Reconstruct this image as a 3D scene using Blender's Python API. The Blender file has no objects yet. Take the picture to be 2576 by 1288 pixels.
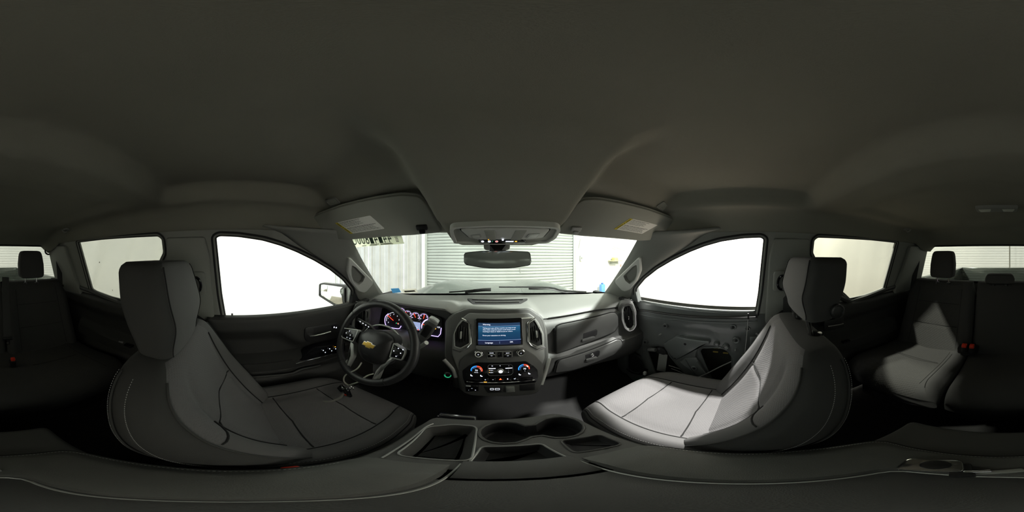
import bpy, bmesh, math, random
from mathutils import Vector as V3, Matrix
from mathutils.geometry import delaunay_2d_cdt

random.seed(7)
SC = bpy.context.scene
COL = SC.collection
PI = math.pi

# ------------------------------------------------------------------ camera
# x to the right of the truck, y to its front, z up; the 360 degree camera stands on the console lid at z = 0
CAMX, YAW = -0.03, math.radians(7.5)
cam_d = bpy.data.cameras.new('panorama_camera')
cam = bpy.data.objects.new('panorama_camera', cam_d)
COL.objects.link(cam)
cam_d.type = 'PANO'
try:
    cam_d.panorama_type = 'EQUIRECTANGULAR'
except Exception:
    pass
try:
    cam_d.cycles.panorama_type = 'EQUIRECTANGULAR'
except Exception:
    pass
cam_d.clip_start = 0.01
cam.location = (CAMX, 0, 0)
cam.rotation_euler = (PI / 2, 0, -YAW)
SC.camera = cam

# ------------------------------------------------------------------ light
SC.view_settings.view_transform = 'Standard'
SC.view_settings.look = 'None'
SC.view_settings.gamma = 1.0
SC.view_settings.use_curve_mapping = False
SC.view_settings.exposure = 0.3
SC.cycles.max_bounces = 9
SC.cycles.diffuse_bounces = 4
SC.cycles.use_adaptive_sampling = True
SC.cycles.adaptive_threshold = 0.05
SC.cycles.glossy_bounces = 4
SC.cycles.transparent_max_bounces = 16
SC.cycles.sample_clamp_indirect = 6.0
SC.cycles.use_denoising = True

world = bpy.data.worlds.new('world')
SC.world = world
world.use_nodes = True
bgn = world.node_tree.nodes['Background']
bgn.inputs[0].default_value = (0.9, 0.95, 1.0, 1)
bgn.inputs[1].default_value = 3.2

# ceiling lamps of the shop: (x, y, z, length along y, watts); fixtures are built further down
LAMPS = [(2.27, 0.0, 2.30, 0.30, 540), (2.45, -1.75, 2.2, 0.35, 220), (-0.6, 3.2, 2.3, 1.2, 10), (1.6, 3.2, 2.3, 1.2, 14)]

# ------------------------------------------------------------------ pixel rays (2576 x 1288 panorama) onto real planes
def ray(u, v):
    a = (u - 1288) / 2576 * 2 * PI + YAW
    e = (644 - v) / 1288 * PI
    return V3((math.sin(a) * math.cos(e), math.cos(a) * math.cos(e), math.sin(e)))
EYE = V3((CAMX, 0, 0))
def at(u, v, x=None, y=None, z=None):
    d = ray(u, v)
    t = (x - CAMX) / d.x if x is not None else y / d.y if y is not None else z / d.z
    return EYE + d * t

class Fr:
    """a flat working frame: origin o, axes ex and ey, normal n = ex x ey"""
    def __init__(s, o, ex, ey):
        s.o = V3(o); s.ex = V3(ex).normalized()
        e = V3(ey); e = e - s.ex * e.dot(s.ex)
        s.ey = e.normalized(); s.n = s.ex.cross(s.ey)
    def p(s, a, b, h=0.0):
        return s.o + s.ex * a + s.ey * b + s.n * h
    def px(s, u, v, h=0.0):
        d = ray(u, v)
        t = (s.o + s.n * h - EYE).dot(s.n) / d.dot(s.n)
        q = EYE + d * t - s.o
        return (q.dot(s.ex), q.dot(s.ey))
    def pl(s, pts, h=0.0):
        return [s.px(u, v, h) for u, v in pts]
    def mirror(s):
        m = Fr((-s.o.x, s.o.y, s.o.z), (s.ex.x, -s.ex.y, -s.ex.z), (-s.ey.x, s.ey.y, s.ey.z))
        return m

# ------------------------------------------------------------------ materials
def srgb(h):
    if isinstance(h, str):
        c = [int(h[i:i + 2], 16) / 255 for i in (0, 2, 4)]
        return tuple(x / 12.92 if x <= .04045 else ((x + .055) / 1.055) ** 2.4 for x in c) + (1,)
    return tuple(h) + (1,)
MATS = {}
def mat(name, col, rough=.6, metal=0.0, bump=None, mottle=0.0, mscale=6.0, emit=0.0, ecol=None, weave=None, coat=0.0, spec=.5, sheen=0.0):
    if name in MATS:
        return MATS[name]
    m = bpy.data.materials.new(name); m.use_nodes = True
    nt = m.node_tree; N = nt.nodes; L = nt.links
    b = N['Principled BSDF']
    c = srgb(col)
    b.inputs['Base Color'].default_value = c
    b.inputs['Roughness'].default_value = rough
    b.inputs['Metallic'].default_value = metal
    b.inputs['Specular IOR Level'].default_value = spec
    b.inputs['Coat Weight'].default_value = coat
    if sheen:
        b.inputs['Sheen Weight'].default_value = sheen
    if emit:
        b.inputs['Emission Color'].default_value = srgb(ecol) if ecol else c
        b.inputs['Emission Strength'].default_value = emit
    tc = None
    if mottle or bump or weave:
        tc = N.new('ShaderNodeTexCoord')
    if mottle:
        nz = N.new('ShaderNodeTexNoise'); nz.inputs['Scale'].default_value = mscale; nz.inputs['Detail'].default_value = 5
        L.new(tc.outputs['Object'], nz.inputs['Vector'])
        rp = N.new('ShaderNodeValToRGB')
        rp.color_ramp.elements[0].position = .3; rp.color_ramp.elements[1].position = .72
        rp.color_ramp.elements[0].color = tuple(x * (1 - mottle) for x in c[:3]) + (1,)
        rp.color_ramp.elements[1].color = tuple(min(1, x * (1 + mottle)) for x in c[:3]) + (1,)
        L.new(nz.outputs['Fac'], rp.inputs['Fac']); L.new(rp.outputs['Color'], b.inputs['Base Color'])
    hsrc = None
    if weave:                                   # quilted cross-hatch woven into the cloth: (cell size, strength)
        s, st = weave
        outs = []
        for ang in (55, -55):
            mp = N.new('ShaderNodeMapping'); mp.inputs['Rotation'].default_value = (math.radians(20), 0, math.radians(ang))
            L.new(tc.outputs['Object'], mp.inputs['Vector'])
            w = N.new('ShaderNodeTexWave'); w.inputs['Scale'].default_value = .32 / s; w.inputs['Distortion'].default_value = .25
            w.inputs['Detail Scale'].default_value = 2
            L.new(mp.outputs['Vector'], w.inputs['Vector']); outs.append(w.outputs['Fac'])
        mx = N.new('ShaderNodeMath'); mx.operation = 'MAXIMUM'
        L.new(outs[0], mx.inputs[0]); L.new(outs[1], mx.inputs[1])
        bp = N.new('ShaderNodeBump'); bp.inputs['Strength'].default_value = st; bp.inputs['Distance'].default_value = .0015
        L.new(mx.outputs[0], bp.inputs['Height']); hsrc = bp
    if bump:
        s, st = bump
        nz2 = N.new('ShaderNodeTexNoise'); nz2.inputs['Scale'].default_value = s; nz2.inputs['Detail'].default_value = 2
        L.new(tc.outputs['Object'], nz2.inputs['Vector'])
        bp2 = N.new('ShaderNodeBump'); bp2.inputs['Strength'].default_value = st; bp2.inputs['Distance'].default_value = .001
        L.new(nz2.outputs['Fac'], bp2.inputs['Height'])
        if hsrc:
            L.new(hsrc.outputs['Normal'], bp2.inputs['Normal'])
        hsrc = bp2
    if hsrc:
        L.new(hsrc.outputs['Normal'], b.inputs['Normal'])
    MATS[name] = m
    return m

def glass(name, tint, refl=1.0):
    if name in MATS:
        return MATS[name]
    m = bpy.data.materials.new(name); m.use_nodes = True
    nt = m.node_tree; N = nt.nodes; L = nt.links
    N.remove(N['Principled BSDF'])
    tr = N.new('ShaderNodeBsdfTransparent'); tr.inputs[0].default_value = srgb(tint)
    gl = N.new('ShaderNodeBsdfGlossy'); gl.inputs['Roughness'].default_value = .01; gl.inputs[0].default_value = (1, 1, 1, 1)
    lw = N.new('ShaderNodeLayerWeight'); lw.inputs['Blend'].default_value = .12
    mu = N.new('ShaderNodeMath'); mu.operation = 'MULTIPLY'; mu.inputs[1].default_value = refl
    mx = N.new('ShaderNodeMixShader')
    L.new(lw.outputs['Fresnel'], mu.inputs[0]); L.new(mu.outputs[0], mx.inputs[0])
    L.new(tr.outputs[0], mx.inputs[1]); L.new(gl.outputs[0], mx.inputs[2])
    L.new(mx.outputs[0], N['Material Output'].inputs[0])
    MATS[name] = m
    return m

HEAD = mat('headliner_cloth', (.23, .225, .19), .95, bump=(900, .5), mottle=.06, mscale=4)
HEADBUMP = mat('headliner_console_cloth', (.115, .112, .095), .95, bump=(700, .8))
TRIM = mat('grey_pillar_plastic', (.235, .24, .225), .62, bump=(1400, .25))
TRIMLT = mat('light_grey_grab_plastic', (.60, .61, .59), .5, bump=(1400, .15))
OHC = mat('overhead_plastic', (.56, .57, .53), .55, bump=(1400, .2))
VISOR = mat('visor_vinyl', (.34, .35, .31), .75, bump=(800, .35))
DASH = mat('dash_soft_plastic', (.072, .073, .071), .46, bump=(1100, .35))
DASHTOP = mat('dash_top_grain', (.135, .139, .132), .48, bump=(1000, .45))
BLACK = mat('black_plastic', (.016, .016, .017), .42, bump=(1200, .2))
BLACKM = mat('black_matt_plastic', (.012, .012, .013), .75, bump=(900, .3))
GLOSSBLK = mat('gloss_black_plastic', (.008, .008, .01), .12)
DOORCARD = mat('door_card_plastic', (.030, .030, .029), .5, bump=(1000, .4))
DOORPAD = mat('door_belt_pad', (.036, .037, .036), .45, bump=(900, .4))
CHROME = mat('chrome', (.75, .75, .76), .12, 1.0)
SATIN = mat('satin_silver', (.44, .45, .43), .36, .35)
SILVER = mat('silver_trim_plastic', (.25, .255, .25), .38, .25)
CARPET = mat('carpet', (.010, .010, .010), 1.0, bump=(600, .9))
FABRIC = mat('seat_cloth_insert', (.115, .110, .113), .95, weave=(.006, .32), bump=(1600, .4))
FABRICB = mat('seat_cloth_bolster', (.092, .089, .090), .92, bump=(1800, .45))
FABDK = mat('seat_side_cloth', (.036, .036, .035), .9, bump=(1800, .45))
FABREAR = mat('rear_seat_cloth_insert', (.050, .049, .048), .95, weave=(.012, .5), bump=(1600, .4))
FABREARB = mat('rear_seat_cloth', (.048, .047, .047), .92, bump=(1800, .45))
THREAD = mat('grey_thread', (.34, .34, .33), .8)
SEAM = mat('dark_seam', (.010, .010, .010), .95)
CONSOLE = mat('console_plastic', (.060, .060, .058), .55, bump=(900, .45))
LIDPAD = mat('console_lid_pad', (.085, .085, .080), .62, bump=(700, .5), mottle=.06, mscale=25)
MATRUB = mat('rubber_mat', (.012, .012, .012), .85, bump=(500, .5))
RUBBER = mat('rubber_seal', (.010, .010, .011), .6)
BAREMET = mat('grey_painted_door_metal', (.13, .14, .138), .32, .25, coat=.4)
OUTSKIN = mat('door_outer_skin', (.030, .031, .026), .5, .2)
CREAM = mat('white_foam_block', (.75, .68, .50), .7)
REDP = mat('red_buckle_plastic', (.75, .045, .02), .4)
BELT = mat('belt_webbing', (.045, .045, .045), .85, bump=(1200, .5))
MIRR = mat('mirror_glass', (.80, .84, .82), .02, 1.0)
MIRRDARK = mat('dimming_mirror_glass', (.42, .47, .44), .18, .55)
WHITEP = mat('white_paper', (.90, .90, .86), .8)
YELLOW = mat('yellow_label', (.62, .52, .04), .7)
INK = mat('grey_ink', (.06, .07, .06), .9)
GREENINK = mat('green_ink', (.10, .16, .12), .9)
BLUEP = mat('blue_sticker', (.14, .28, .42), .7)
HOODP = mat('hood_paint', (.09, .105, .095), .18, .4, coat=.7)
GLASS = glass('clear_glass', (.90, .95, .92))
GLASST = glass('tinted_privacy_glass', (.27, .275, .245), .8)
def glow(name, c, s):
    return mat(name, (.01, .01, .01), .4, emit=s, ecol=c)
GWHITE = glow('white_backlight', (.85, .88, 1.0), 1.3)
GBLUE = glow('blue_backlight', (.02, .25, 1.0), 1.6)
GRED = glow('red_backlight', (1.0, .06, .02), 1.6)
GAMBER = glow('amber_backlight', (1.0, .45, .05), 1.6)
GGREEN = glow('green_backlight', (.05, .8, .35), .5)
GVIOLET = glow('violet_backlight', (.55, .42, 1.0), 1.6)
WALLW = mat('white_wall_paint', (.62, .63, .60), .7, mottle=.04, mscale=2)
RIBW = mat('white_ribbed_metal', (.44, .44, .42), .5, mottle=.10, mscale=3)
SLAT = mat('roller_slat_paint', (.34, .37, .35), .55, mottle=.06, mscale=2)
def tarp_mat(name, c, fac=.5):
    m = mat(name, c, .75, mottle=.07, mscale=1.5, bump=(12, .4))
    nt = m.node_tree; N = nt.nodes; L = nt.links
    b = N['Principled BSDF']
    tr = N.new('ShaderNodeBsdfTranslucent'); tr.inputs[0].default_value = (c[0], c[1], c[2], 1)
    mx = N.new('ShaderNodeMixShader'); mx.inputs[0].default_value = fac
    L.new(b.outputs[0], mx.inputs[1]); L.new(tr.outputs[0], mx.inputs[2]); L.new(mx.outputs[0], N['Material Output'].inputs[0])
    return m
TARP = tarp_mat('white_tarp', (.82, .82, .76))
TARPR = tarp_mat('cream_tarp', (.82, .79, .70))
GROUND = mat('concrete_ground', (.42, .36, .30), .9, mottle=.25, mscale=1.2)

# ------------------------------------------------------------------ mesh helpers
def obj(name, VF, m, parent=None, smooth=True, solid=0.0, sub=0, soff=-1.0, autos=None, kind=None, label=None):
    V, F = VF[0], VF[1]
    me = bpy.data.meshes.new(name)
    me.from_pydata([tuple(v) for v in V], [], F)
    me.update()
    o = bpy.data.objects.new(name, me)
    COL.objects.link(o)
    ms = m if isinstance(m, (list, tuple)) else [m]
    for q in ms:
        me.materials.append(q)
    if len(VF) > 2:
        for p, i in zip(me.polygons, VF[2]):
            p.material_index = i
    bm = bmesh.new(); bm.from_mesh(me)
    bmesh.ops.recalc_face_normals(bm, faces=bm.faces)
    bm.to_mesh(me); bm.free()
    if smooth:
        for p in me.polygons:
            p.use_smooth = True
        try:
            me.set_sharp_from_angle(angle=math.radians(autos if autos else 38))
        except Exception:
            pass
    if solid:
        md = o.modifiers.new('solid', 'SOLIDIFY'); md.thickness = solid; md.offset = soff
    if sub:
        md = o.modifiers.new('sub', 'SUBSURF'); md.levels = sub; md.render_levels = sub
    if parent is not None:
        put(o, parent)
    if kind:
        o['kind'] = kind
    if label:
        o['label'] = label
    return o

def put(o, parent):
    o.parent = parent
    # only top-level empties carry an offset; parts are modelled in place
    r = parent
    while r.parent is not None:
        r = r.parent
    if parent is r and r.type == 'EMPTY':
        o.matrix_parent_inverse = Matrix.Translation(-V3(r.location))

def tag(o, label, cat, group=None, kind=None):
    o['label'] = label
    o['category'] = cat
    if group:
        o['group'] = group
    if kind:
        o['kind'] = kind
    return o

def thing(name, label, cat, loc=(0, 0, 0), group=None, kind=None):
    o = bpy.data.objects.new(name, None)
    COL.objects.link(o)
    o.empty_display_size = .05
    o.location = loc
    return tag(o, label, cat, group, kind)

def join(*parts):
    V, F = [], []
    for p in parts:
        n = len(V)
        V += list(p[0]); F += [tuple(i + n for i in f) for f in p[1]]
    return V, F

def loft(rings, closed=True, cap0=True, cap1=True, loop=False):
    n = len(rings[0]); V = []; F = []
    for r in rings:
        V += r
    m = len(rings)
    for i in range(m if loop else m - 1):
        a, b = i * n, ((i + 1) % m) * n
        for j in range(n if closed else n - 1):
            k = (j + 1) % n
            F.append((a + j, a + k, b + k, b + j))
    if closed and not loop:
        if cap0:
            F.append(tuple(range(n))[::-1])
        if cap1:
            F.append(tuple(range((m - 1) * n, m * n)))
    return V, F

def grid(nu, nv, f):
    V = [f(i / (nu - 1), j / (nv - 1)) for i in range(nu) for j in range(nv)]
    F = [(i * nv + j, i * nv + j + 1, (i + 1) * nv + j + 1, (i + 1) * nv + j) for i in range(nu - 1) for j in range(nv - 1)]
    return V, F

def box(c, s, r=.004, seg=2, rot=None):
    bm = bmesh.new()
    bmesh.ops.create_cube(bm, size=1)
    for v in bm.verts:
        v.co = V3((v.co.x * s[0], v.co.y * s[1], v.co.z * s[2]))
    r = min(r, min(s) * .45)
    if r > 0:
        bmesh.ops.bevel(bm, geom=list(bm.edges), offset=r, segments=seg, affect='EDGES', profile=.5)
    M = rot if rot is not None else Matrix.Identity(3)
    V = [M @ v.co + V3(c) for v in bm.verts]
    bm.verts.index_update()
    F = [tuple(v.index for v in f.verts) for f in bm.faces]
    bm.free()
    return V, F

def fbox(fr, a, b, h, sa, sb, sh, r=.002, seg=2):
    """rounded box centred at (a, b, h) of a frame"""
    M = Matrix((fr.ex, fr.ey, fr.n)).transposed()
    return box(fr.p(a, b, h), (sa, sb, sh), r, seg, M)

def area2(P):
    return sum(P[i][0] * P[(i + 1) % len(P)][1] - P[(i + 1) % len(P)][0] * P[i][1] for i in range(len(P))) / 2

def inset(P, d):
    if area2(P) < 0:
        return inset(P[::-1], d)[::-1]
    n = len(P); R = []
    for i in range(n):
        a, b, c = V3((*P[i - 1], 0)), V3((*P[i], 0)), V3((*P[(i + 1) % n], 0))
        e1 = (b - a); e2 = (c - b)
        if e1.length < 1e-9 or e2.length < 1e-9:
            R.append(P[i]); continue
        e1.normalize(); e2.normalize()
        n1 = V3((-e1.y, e1.x, 0)); n2 = V3((-e2.y, e2.x, 0))
        m = n1 + n2
        if m.length < 1e-6:
            R.append(P[i]); continue
        m.normalize()
        k = d / max(.35, m.dot(n1))
        R.append((b.x + m.x * k, b.y + m.y * k))
    return R

def rpoly(P, r, seg=4):
    n = len(P); R = []
    for i in range(n):
        a, b, c = V3((*P[i - 1][:2], 0)), V3((*P[i][:2], 0)), V3((*P[(i + 1) % n][:2], 0))
        rr = P[i][2] if len(P[i]) > 2 else r
        d1 = a - b; d2 = c - b
        l1, l2 = d1.length, d2.length
        if l1 < 1e-9 or l2 < 1e-9:
            continue
        t = min(rr, l1 * .48, l2 * .48)
        p0 = b + d1 / l1 * t; p1 = b + d2 / l2 * t
        for k in range(seg + 1):
            s = k / seg
            q = p0 * (1 - s) ** 2 + b * 2 * s * (1 - s) + p1 * s * s
            R.append((q.x, q.y))
    return R

def rect(a, b, w, h):
    return [(a - w / 2, b - h / 2), (a + w / 2, b - h / 2), (a + w / 2, b + h / 2), (a - w / 2, b + h / 2)]

def circ(a, b, r, n=24, rb=None):
    return [(a + r * math.cos(2 * PI * i / n), b + (rb or r) * math.sin(2 * PI * i / n)) for i in range(n)]

def slab(fr, P, h0, h1, bev=0.0, dome=0.0):
    """extruded outline with a chamfered front"""
    rings = [[fr.p(a, b, h0) for a, b in P]]
    if bev:
        rings.append([fr.p(a, b, h1 - bev) for a, b in P])
        Q = inset(P, bev * .35)
        rings.append([fr.p(a, b, h1 - bev * .3) for a, b in Q])
        Q = inset(P, bev)
        rings.append([fr.p(a, b, h1) for a, b in Q])
    else:
        rings.append([fr.p(a, b, h1) for a, b in P])
    return loft(rings)

def ringf(fr, P, Q, h0, h1, hq=None):
    """a bezel between outline P and inner outline Q with the same count"""
    hq = h1 if hq is None else hq
    return loft([[fr.p(a, b, h0) for a, b in P], [fr.p(a, b, h1) for a, b in P], [fr.p(a, b, hq) for a, b in Q], [fr.p(a, b, h0) for a, b in Q]], loop=True)

def pocket(fr, P, h0, depth, taper=.006, lip=.003):
    Q = inset(P, lip * .4); R = inset(P, taper)
    return loft([[fr.p(a, b, h0) for a, b in P], [fr.p(a, b, h0 - lip) for a, b in Q], [fr.p(a, b, h0 - depth + .006) for a, b in R],
                 [fr.p(a, b, h0 - depth) for a, b in inset(R, .006)]], cap0=False)

def spl(P, n):
    """resample a polyline evenly through a Catmull-Rom curve"""
    P = [V3(p) for p in P]
    Q = [P[0] * 2 - P[1]] + P + [P[-1] * 2 - P[-2]]
    D = []
    for i in range(1, len(Q) - 2):
        for k in range(12):
            t = k / 12
            a, b, c, d = Q[i - 1], Q[i], Q[i + 1], Q[i + 2]
            D.append(.5 * ((2 * b) + (c - a) * t + (2 * a - 5 * b + 4 * c - d) * t * t + (3 * b - a - 3 * c + d) * t ** 3))
    D.append(P[-1])
    L = [0]
    for i in range(1, len(D)):
        L.append(L[-1] + (D[i] - D[i - 1]).length)
    R = []; j = 0
    for k in range(n):
        s = L[-1] * k / (n - 1)
        while j < len(L) - 2 and L[j + 1] < s:
            j += 1
        w = (s - L[j]) / max(1e-9, L[j + 1] - L[j])
        R.append(D[j].lerp(D[j + 1], max(0, min(1, w))))
    return R

def tube(P, r, seg=8, closed=False, flat=None):
    P = [V3(p) for p in P]; n = len(P)
    rings = []
    up = None
    for i in range(n):
        if closed:
            t = P[(i + 1) % n] - P[i - 1]
        else:
            t = P[min(i + 1, n - 1)] - P[max(i - 1, 0)]
        t.normalize()
        if up is None:
            up = t.orthogonal().normalized() if flat is None else (V3(flat) - t * V3(flat).dot(t)).normalized()
        up = (up - t * up.dot(t)).normalized() if flat is None else (V3(flat) - t * V3(flat).dot(t)).normalized()
        s = t.cross(up)
        rr = r[i] if isinstance(r, (list, tuple)) and not isinstance(r, tuple) else r
        if isinstance(rr, tuple):
            ra, rb = rr
        else:
            ra = rb = rr
        rings.append([P[i] + s * (ra * math.cos(2 * PI * k / seg)) + up * (rb * math.sin(2 * PI * k / seg)) for k in range(seg)])
    return loft(rings, loop=closed)

def lathe(fr, prof, seg=24, a=0, b=0):
    rings = []
    for r, h in prof:
        rings.append([fr.p(a + r * math.cos(2 * PI * k / seg), b + r * math.sin(2 * PI * k / seg), h) for k in range(seg)])
    return loft(rings)

def sgnp(x, p):
    return math.copysign(abs(x) ** p, x)

def pillow(c, half, n1=.35, n2=.35, su=28, sv=16, fn=None):
    rings = []
    for i in range(sv + 1):
        ph = -PI / 2 + PI * i / sv
        cp, sp = sgnp(math.cos(ph), n1), sgnp(math.sin(ph), n1)
        R = []
        for k in range(su):
            th = 2 * PI * k / su
            p = V3((half[0] * cp * sgnp(math.cos(th), n2), half[1] * cp * sgnp(math.sin(th), n2), half[2] * sp))
            if fn:
                p = fn(p)
            R.append(V3(c) + p)
        rings.append(R)
    return loft(rings)

def inpoly(x, y, P):
    c = False; n = len(P); j = n - 1
    for i in range(n):
        xi, yi = P[i]; xj, yj = P[j]
        if (yi > y) != (yj > y) and x < (xj - xi) * (y - yi) / (yj - yi) + xi:
            c = not c
        j = i
    return c

def sheet(outer, holes, fmap, step=.04):
    """flat outline with holes, filled with a triangle net and mapped to 3-D"""
    pts = []; edges = []
    for L in [outer] + list(holes):
        n0 = len(pts)
        pts += [V3((p[0], p[1])).to_2d() if False else p for p in L]
        edges += [(n0 + i, n0 + (i + 1) % len(L)) for i in range(len(L))]
    xs = [p[0] for p in outer]; ys = [p[1] for p in outer]
    x = min(xs) + step * .5
    from mathutils import Vector
    pts = [Vector((p[0], p[1])) for p in pts]
    bd = list(pts)
    while x < max(xs):
        y = min(ys) + step * .5
        while y < max(ys):
            if inpoly(x, y, outer) and not any(inpoly(x, y, h) for h in holes):
                if min((q - Vector((x, y))).length_squared for q in bd) > (step * .4) ** 2:
                    pts.append(Vector((x, y)))
            y += step
        x += step
    r = delaunay_2d_cdt(pts, edges, [], 0, 1e-6)
    vs, fs = r[0], r[2]
    F = []
    for f in fs:
        cx = sum(vs[i].x for i in f) / len(f); cy = sum(vs[i].y for i in f) / len(f)
        if inpoly(cx, cy, outer) and not any(inpoly(cx, cy, h) for h in holes):
            F.append(tuple(f))
    return [V3(fmap(v.x, v.y)) for v in vs], F

def text(fr, s, a, b, size, h, align='LEFT', flip=False, wide=1.0):
    cu = bpy.data.curves.new('lettering', 'FONT')
    cu.body = s; cu.size = size; cu.align_x = align; cu.align_y = 'CENTER'
    cu.resolution_u = 2
    to = bpy.data.objects.new('lettering', cu)
    me = bpy.data.meshes.new_from_object(to)
    V = [fr.p(a + (-v.co.x if flip else v.co.x) * wide, b + v.co.y, h) for v in me.vertices]
    F = [tuple(p.vertices) for p in me.polygons]
    bpy.data.objects.remove(to); bpy.data.curves.remove(cu); bpy.data.meshes.remove(me)
    return V, F

def mirx(VF):
    return [V3((-v[0], v[1], v[2])) for v in VF[0]], [tuple(f[::-1]) for f in VF[1]]

def sstep(a, b, x):
    t = max(0, min(1, (x - a) / (b - a)))
    return t * t * (3 - 2 * t)

def thetas(ex, nf, nb):
    """angles around a superellipse spread evenly over its flat front and back"""
    T = [0.0, .12, .28]
    for i in range(1, nf):
        T.append(math.acos(sgnp(1 - 2 * i / nf, 1 / ex)))
    T += [PI - .28, PI - .12, PI, PI + .2]
    for i in range(1, nb):
        T.append(2 * PI - math.acos(sgnp(-1 + 2 * i / nb, 1 / ex)))
    T += [2 * PI - .2]
    return sorted(T)

def stitches(P, step=.006, ln=.0038, r=.0007):
    """a row of short thread stitches along a line"""
    P = [V3(p) for p in P]
    L = sum((P[i + 1] - P[i]).length for i in range(len(P) - 1))
    Q = spl(P, max(4, int(L / step) * 2))
    parts = []
    for i in range(0, len(Q) - 1, 2):
        parts.append(tube([Q[i], Q[i].lerp(Q[i + 1], min(1.0, 1.25))], r, 4))
    return join(*parts)

# ================================================================== THE SHOP AROUND THE TRUCK
GZ, TOPZ = -1.55, 2.65
o = obj('floor', box((-.4, -.3, GZ - .05), (10.8, 10.4, .1), 0), GROUND, smooth=False)
tag(o, 'dusty brown concrete shop floor under the truck', 'floor', kind='structure')
o = obj('ceiling', box((-.4, -.3, TOPZ + .05), (10.8, 10.4, .1), 0), WALLW, smooth=False)
tag(o, 'white shop ceiling above the truck', 'ceiling', kind='structure')
WY = 4.0
# front wall: ribbed white metal left of the roller door, plain painted wall right of it
wf = thing('wall_front', 'white shop wall with ribbed metal sheets around the grey roller door', 'wall', (0, WY, GZ), kind='structure')
DX0, DX1 = -1.72, 2.22
def rib(x0, x1, n, y0):
    prof = []
    w = (x1 - x0) / n
    for i in range(n):
        a = x0 + i * w
        prof += [(a, 0), (a + w * .30, 0), (a + w * .36, -.035), (a + w * .46, -.035), (a + w * .52, 0), (a + w * .68, 0), (a + w * .72, -.014), (a + w * .78, -.014), (a + w * .82, 0)]
    prof.append((x1, 0))
    return loft([[V3((x, y0 + d, z)) for x, d in prof] for z in (GZ, TOPZ)], closed=False)
x = -5.79
k = 0
while x < DX0 - .05:
    x1 = min(x + .68, DX0 - .03)
    obj('ribbed_panel', rib(x, x1 - .004, 2 if x1 - x > .5 else 1, WY + (.004 if k % 2 else 0)), RIBW, wf, smooth=False)
    x = x1; k += 1
for i, (xa, xb) in enumerate([(DX1 + .1, 3.0), (3.0, 3.78), (3.78, 4.7)]):
    obj('wall_panel', box(((xa + xb) / 2, WY + .03, (GZ + TOPZ) / 2), (xb - xa - .006, .06, TOPZ - GZ), .004, 1), WALLW, wf, smooth=False)
obj('wall_panel', box(((DX0 + DX1) / 2, WY + .03, (1.75 + TOPZ) / 2), (DX1 - DX0 + .2, .06, TOPZ - 1.75), .004, 1), WALLW, wf, smooth=False)
for xx in (DX0 - .03, DX1 + .04):
    obj('door_jamb', box((xx, WY - .04, (GZ + 1.75) / 2), (.09, .10, 1.75 - GZ), .006, 1), WALLW, wf, smooth=False)
# roller door, every slat on its own
rd = thing('roller_door', 'closed pale grey roller shutter door ahead of the windshield', 'shutter door', ((DX0 + DX1) / 2, WY, GZ))
SL = .078
prof = [(0, 0), (.012, -.004), (.022, -.016), (SL * .5, -.022), (SL - .016, -.016), (SL - .010, -.004), (SL - .008, 0)]
sv = loft([[V3((xx, WY - .01 + d, z)) for z, d in prof] for xx in (DX0, DX1)], closed=False)
first = None
zz = GZ
while zz < 1.72:
    if first is None:
        first = obj('slat', sv, SLAT, rd, smooth=True, autos=60)
        s = first
    else:
        s = first.copy(); COL.objects.link(s)
        s.parent = rd; s.matrix_parent_inverse = first.matrix_parent_inverse.copy()
    s.location = (0, 0, zz)
    zz += SL
obj('backing', box(((DX0 + DX1) / 2, WY + .02, .1), (DX1 - DX0, .02, 3.3), 0), mat('shutter_gap', (.10, .11, .10), .8), rd, smooth=False)
obj('guide_rail', box((DX0 + .03, WY - .045, .1), (.06, .05, 3.3), .005), SLAT, rd)
obj('guide_rail', box((DX1 - .03, WY - .045, .1), (.06, .05, 3.3), .005), SLAT, rd)
pc = at(1308, 683, y=WY - .05)
obj('pull_cord', tube([pc + V3((0, 0, .09)), pc + V3((.01, 0, .03)), pc, pc + V3((.02, 0, -.03)), pc + V3((.03, 0, .01))], .005, 6), mat('grey_cord', (.3, .3, .28), .8), rd)

# conduit, switch box, shelf and blue container on the right part of the wall
cv = thing('conduit_pipe', 'thin grey conduit pipe down the white wall right of the roller door', 'pipe', at(1455, 720, y=WY - .03))
P = [at(1462, 600, y=WY - .04), at(1457, 625, y=WY - .04), at(1452, 650, y=WY - .04), at(1453, 690, y=WY - .04), at(1455, 722, y=WY - .04)]
obj('pipe', tube(spl(P, 16), .018, 8), mat('grey_conduit', (.5, .51, .48), .5), cv)
for q in (P[1], P[3]):
    obj('clip', box(q + V3((0, .01, 0)), (.07, .03, .03), .005), SLAT, cv)
sb = thing('switch_box', 'small grey electric switch box on the white wall beside the conduit', 'switch', at(1462, 650, y=WY - .03))
c = at(1462, 650, y=WY - .03)
obj('body', box(c, (.08, .06, .16), .01), mat('switch_grey', (.42, .46, .40), .6), sb)
obj('lever', box(c + V3((0, -.035, .01)), (.03, .02, .05), .005), mat('switch_dark', (.2, .22, .18), .6), sb)
sh = thing('wall_shelf', 'small wooden shelf on strings hung on the white wall', 'shelf', at(1548, 655, y=WY - .12))
c = at(1548, 656, y=WY - .14)
obj('board', box(c, (.44, .22, .03), .004), mat('pale_wood', (.50, .48, .28), .8, mottle=.2, mscale=20), sh)
obj('bracket', box(c + V3((0, .06, -.06)), (.30, .10, .10), .01), mat('shelf_grey', (.25, .27, .23), .8), sh)
for dx in (-.07, .07):
    obj('string', tube([c + V3((dx, 0, .015)), c + V3((0, .1, .42))], .004, 5), mat('string', (.45, .45, .4), .9), sh)
o = obj('carton', box(c + V3((-.02, 0, .06)), (.16, .14, .09), .006), mat('yellow_carton', (.55, .50, .22), .8))
tag(o, 'small yellowish carton standing on the wooden wall shelf', 'box')
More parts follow.
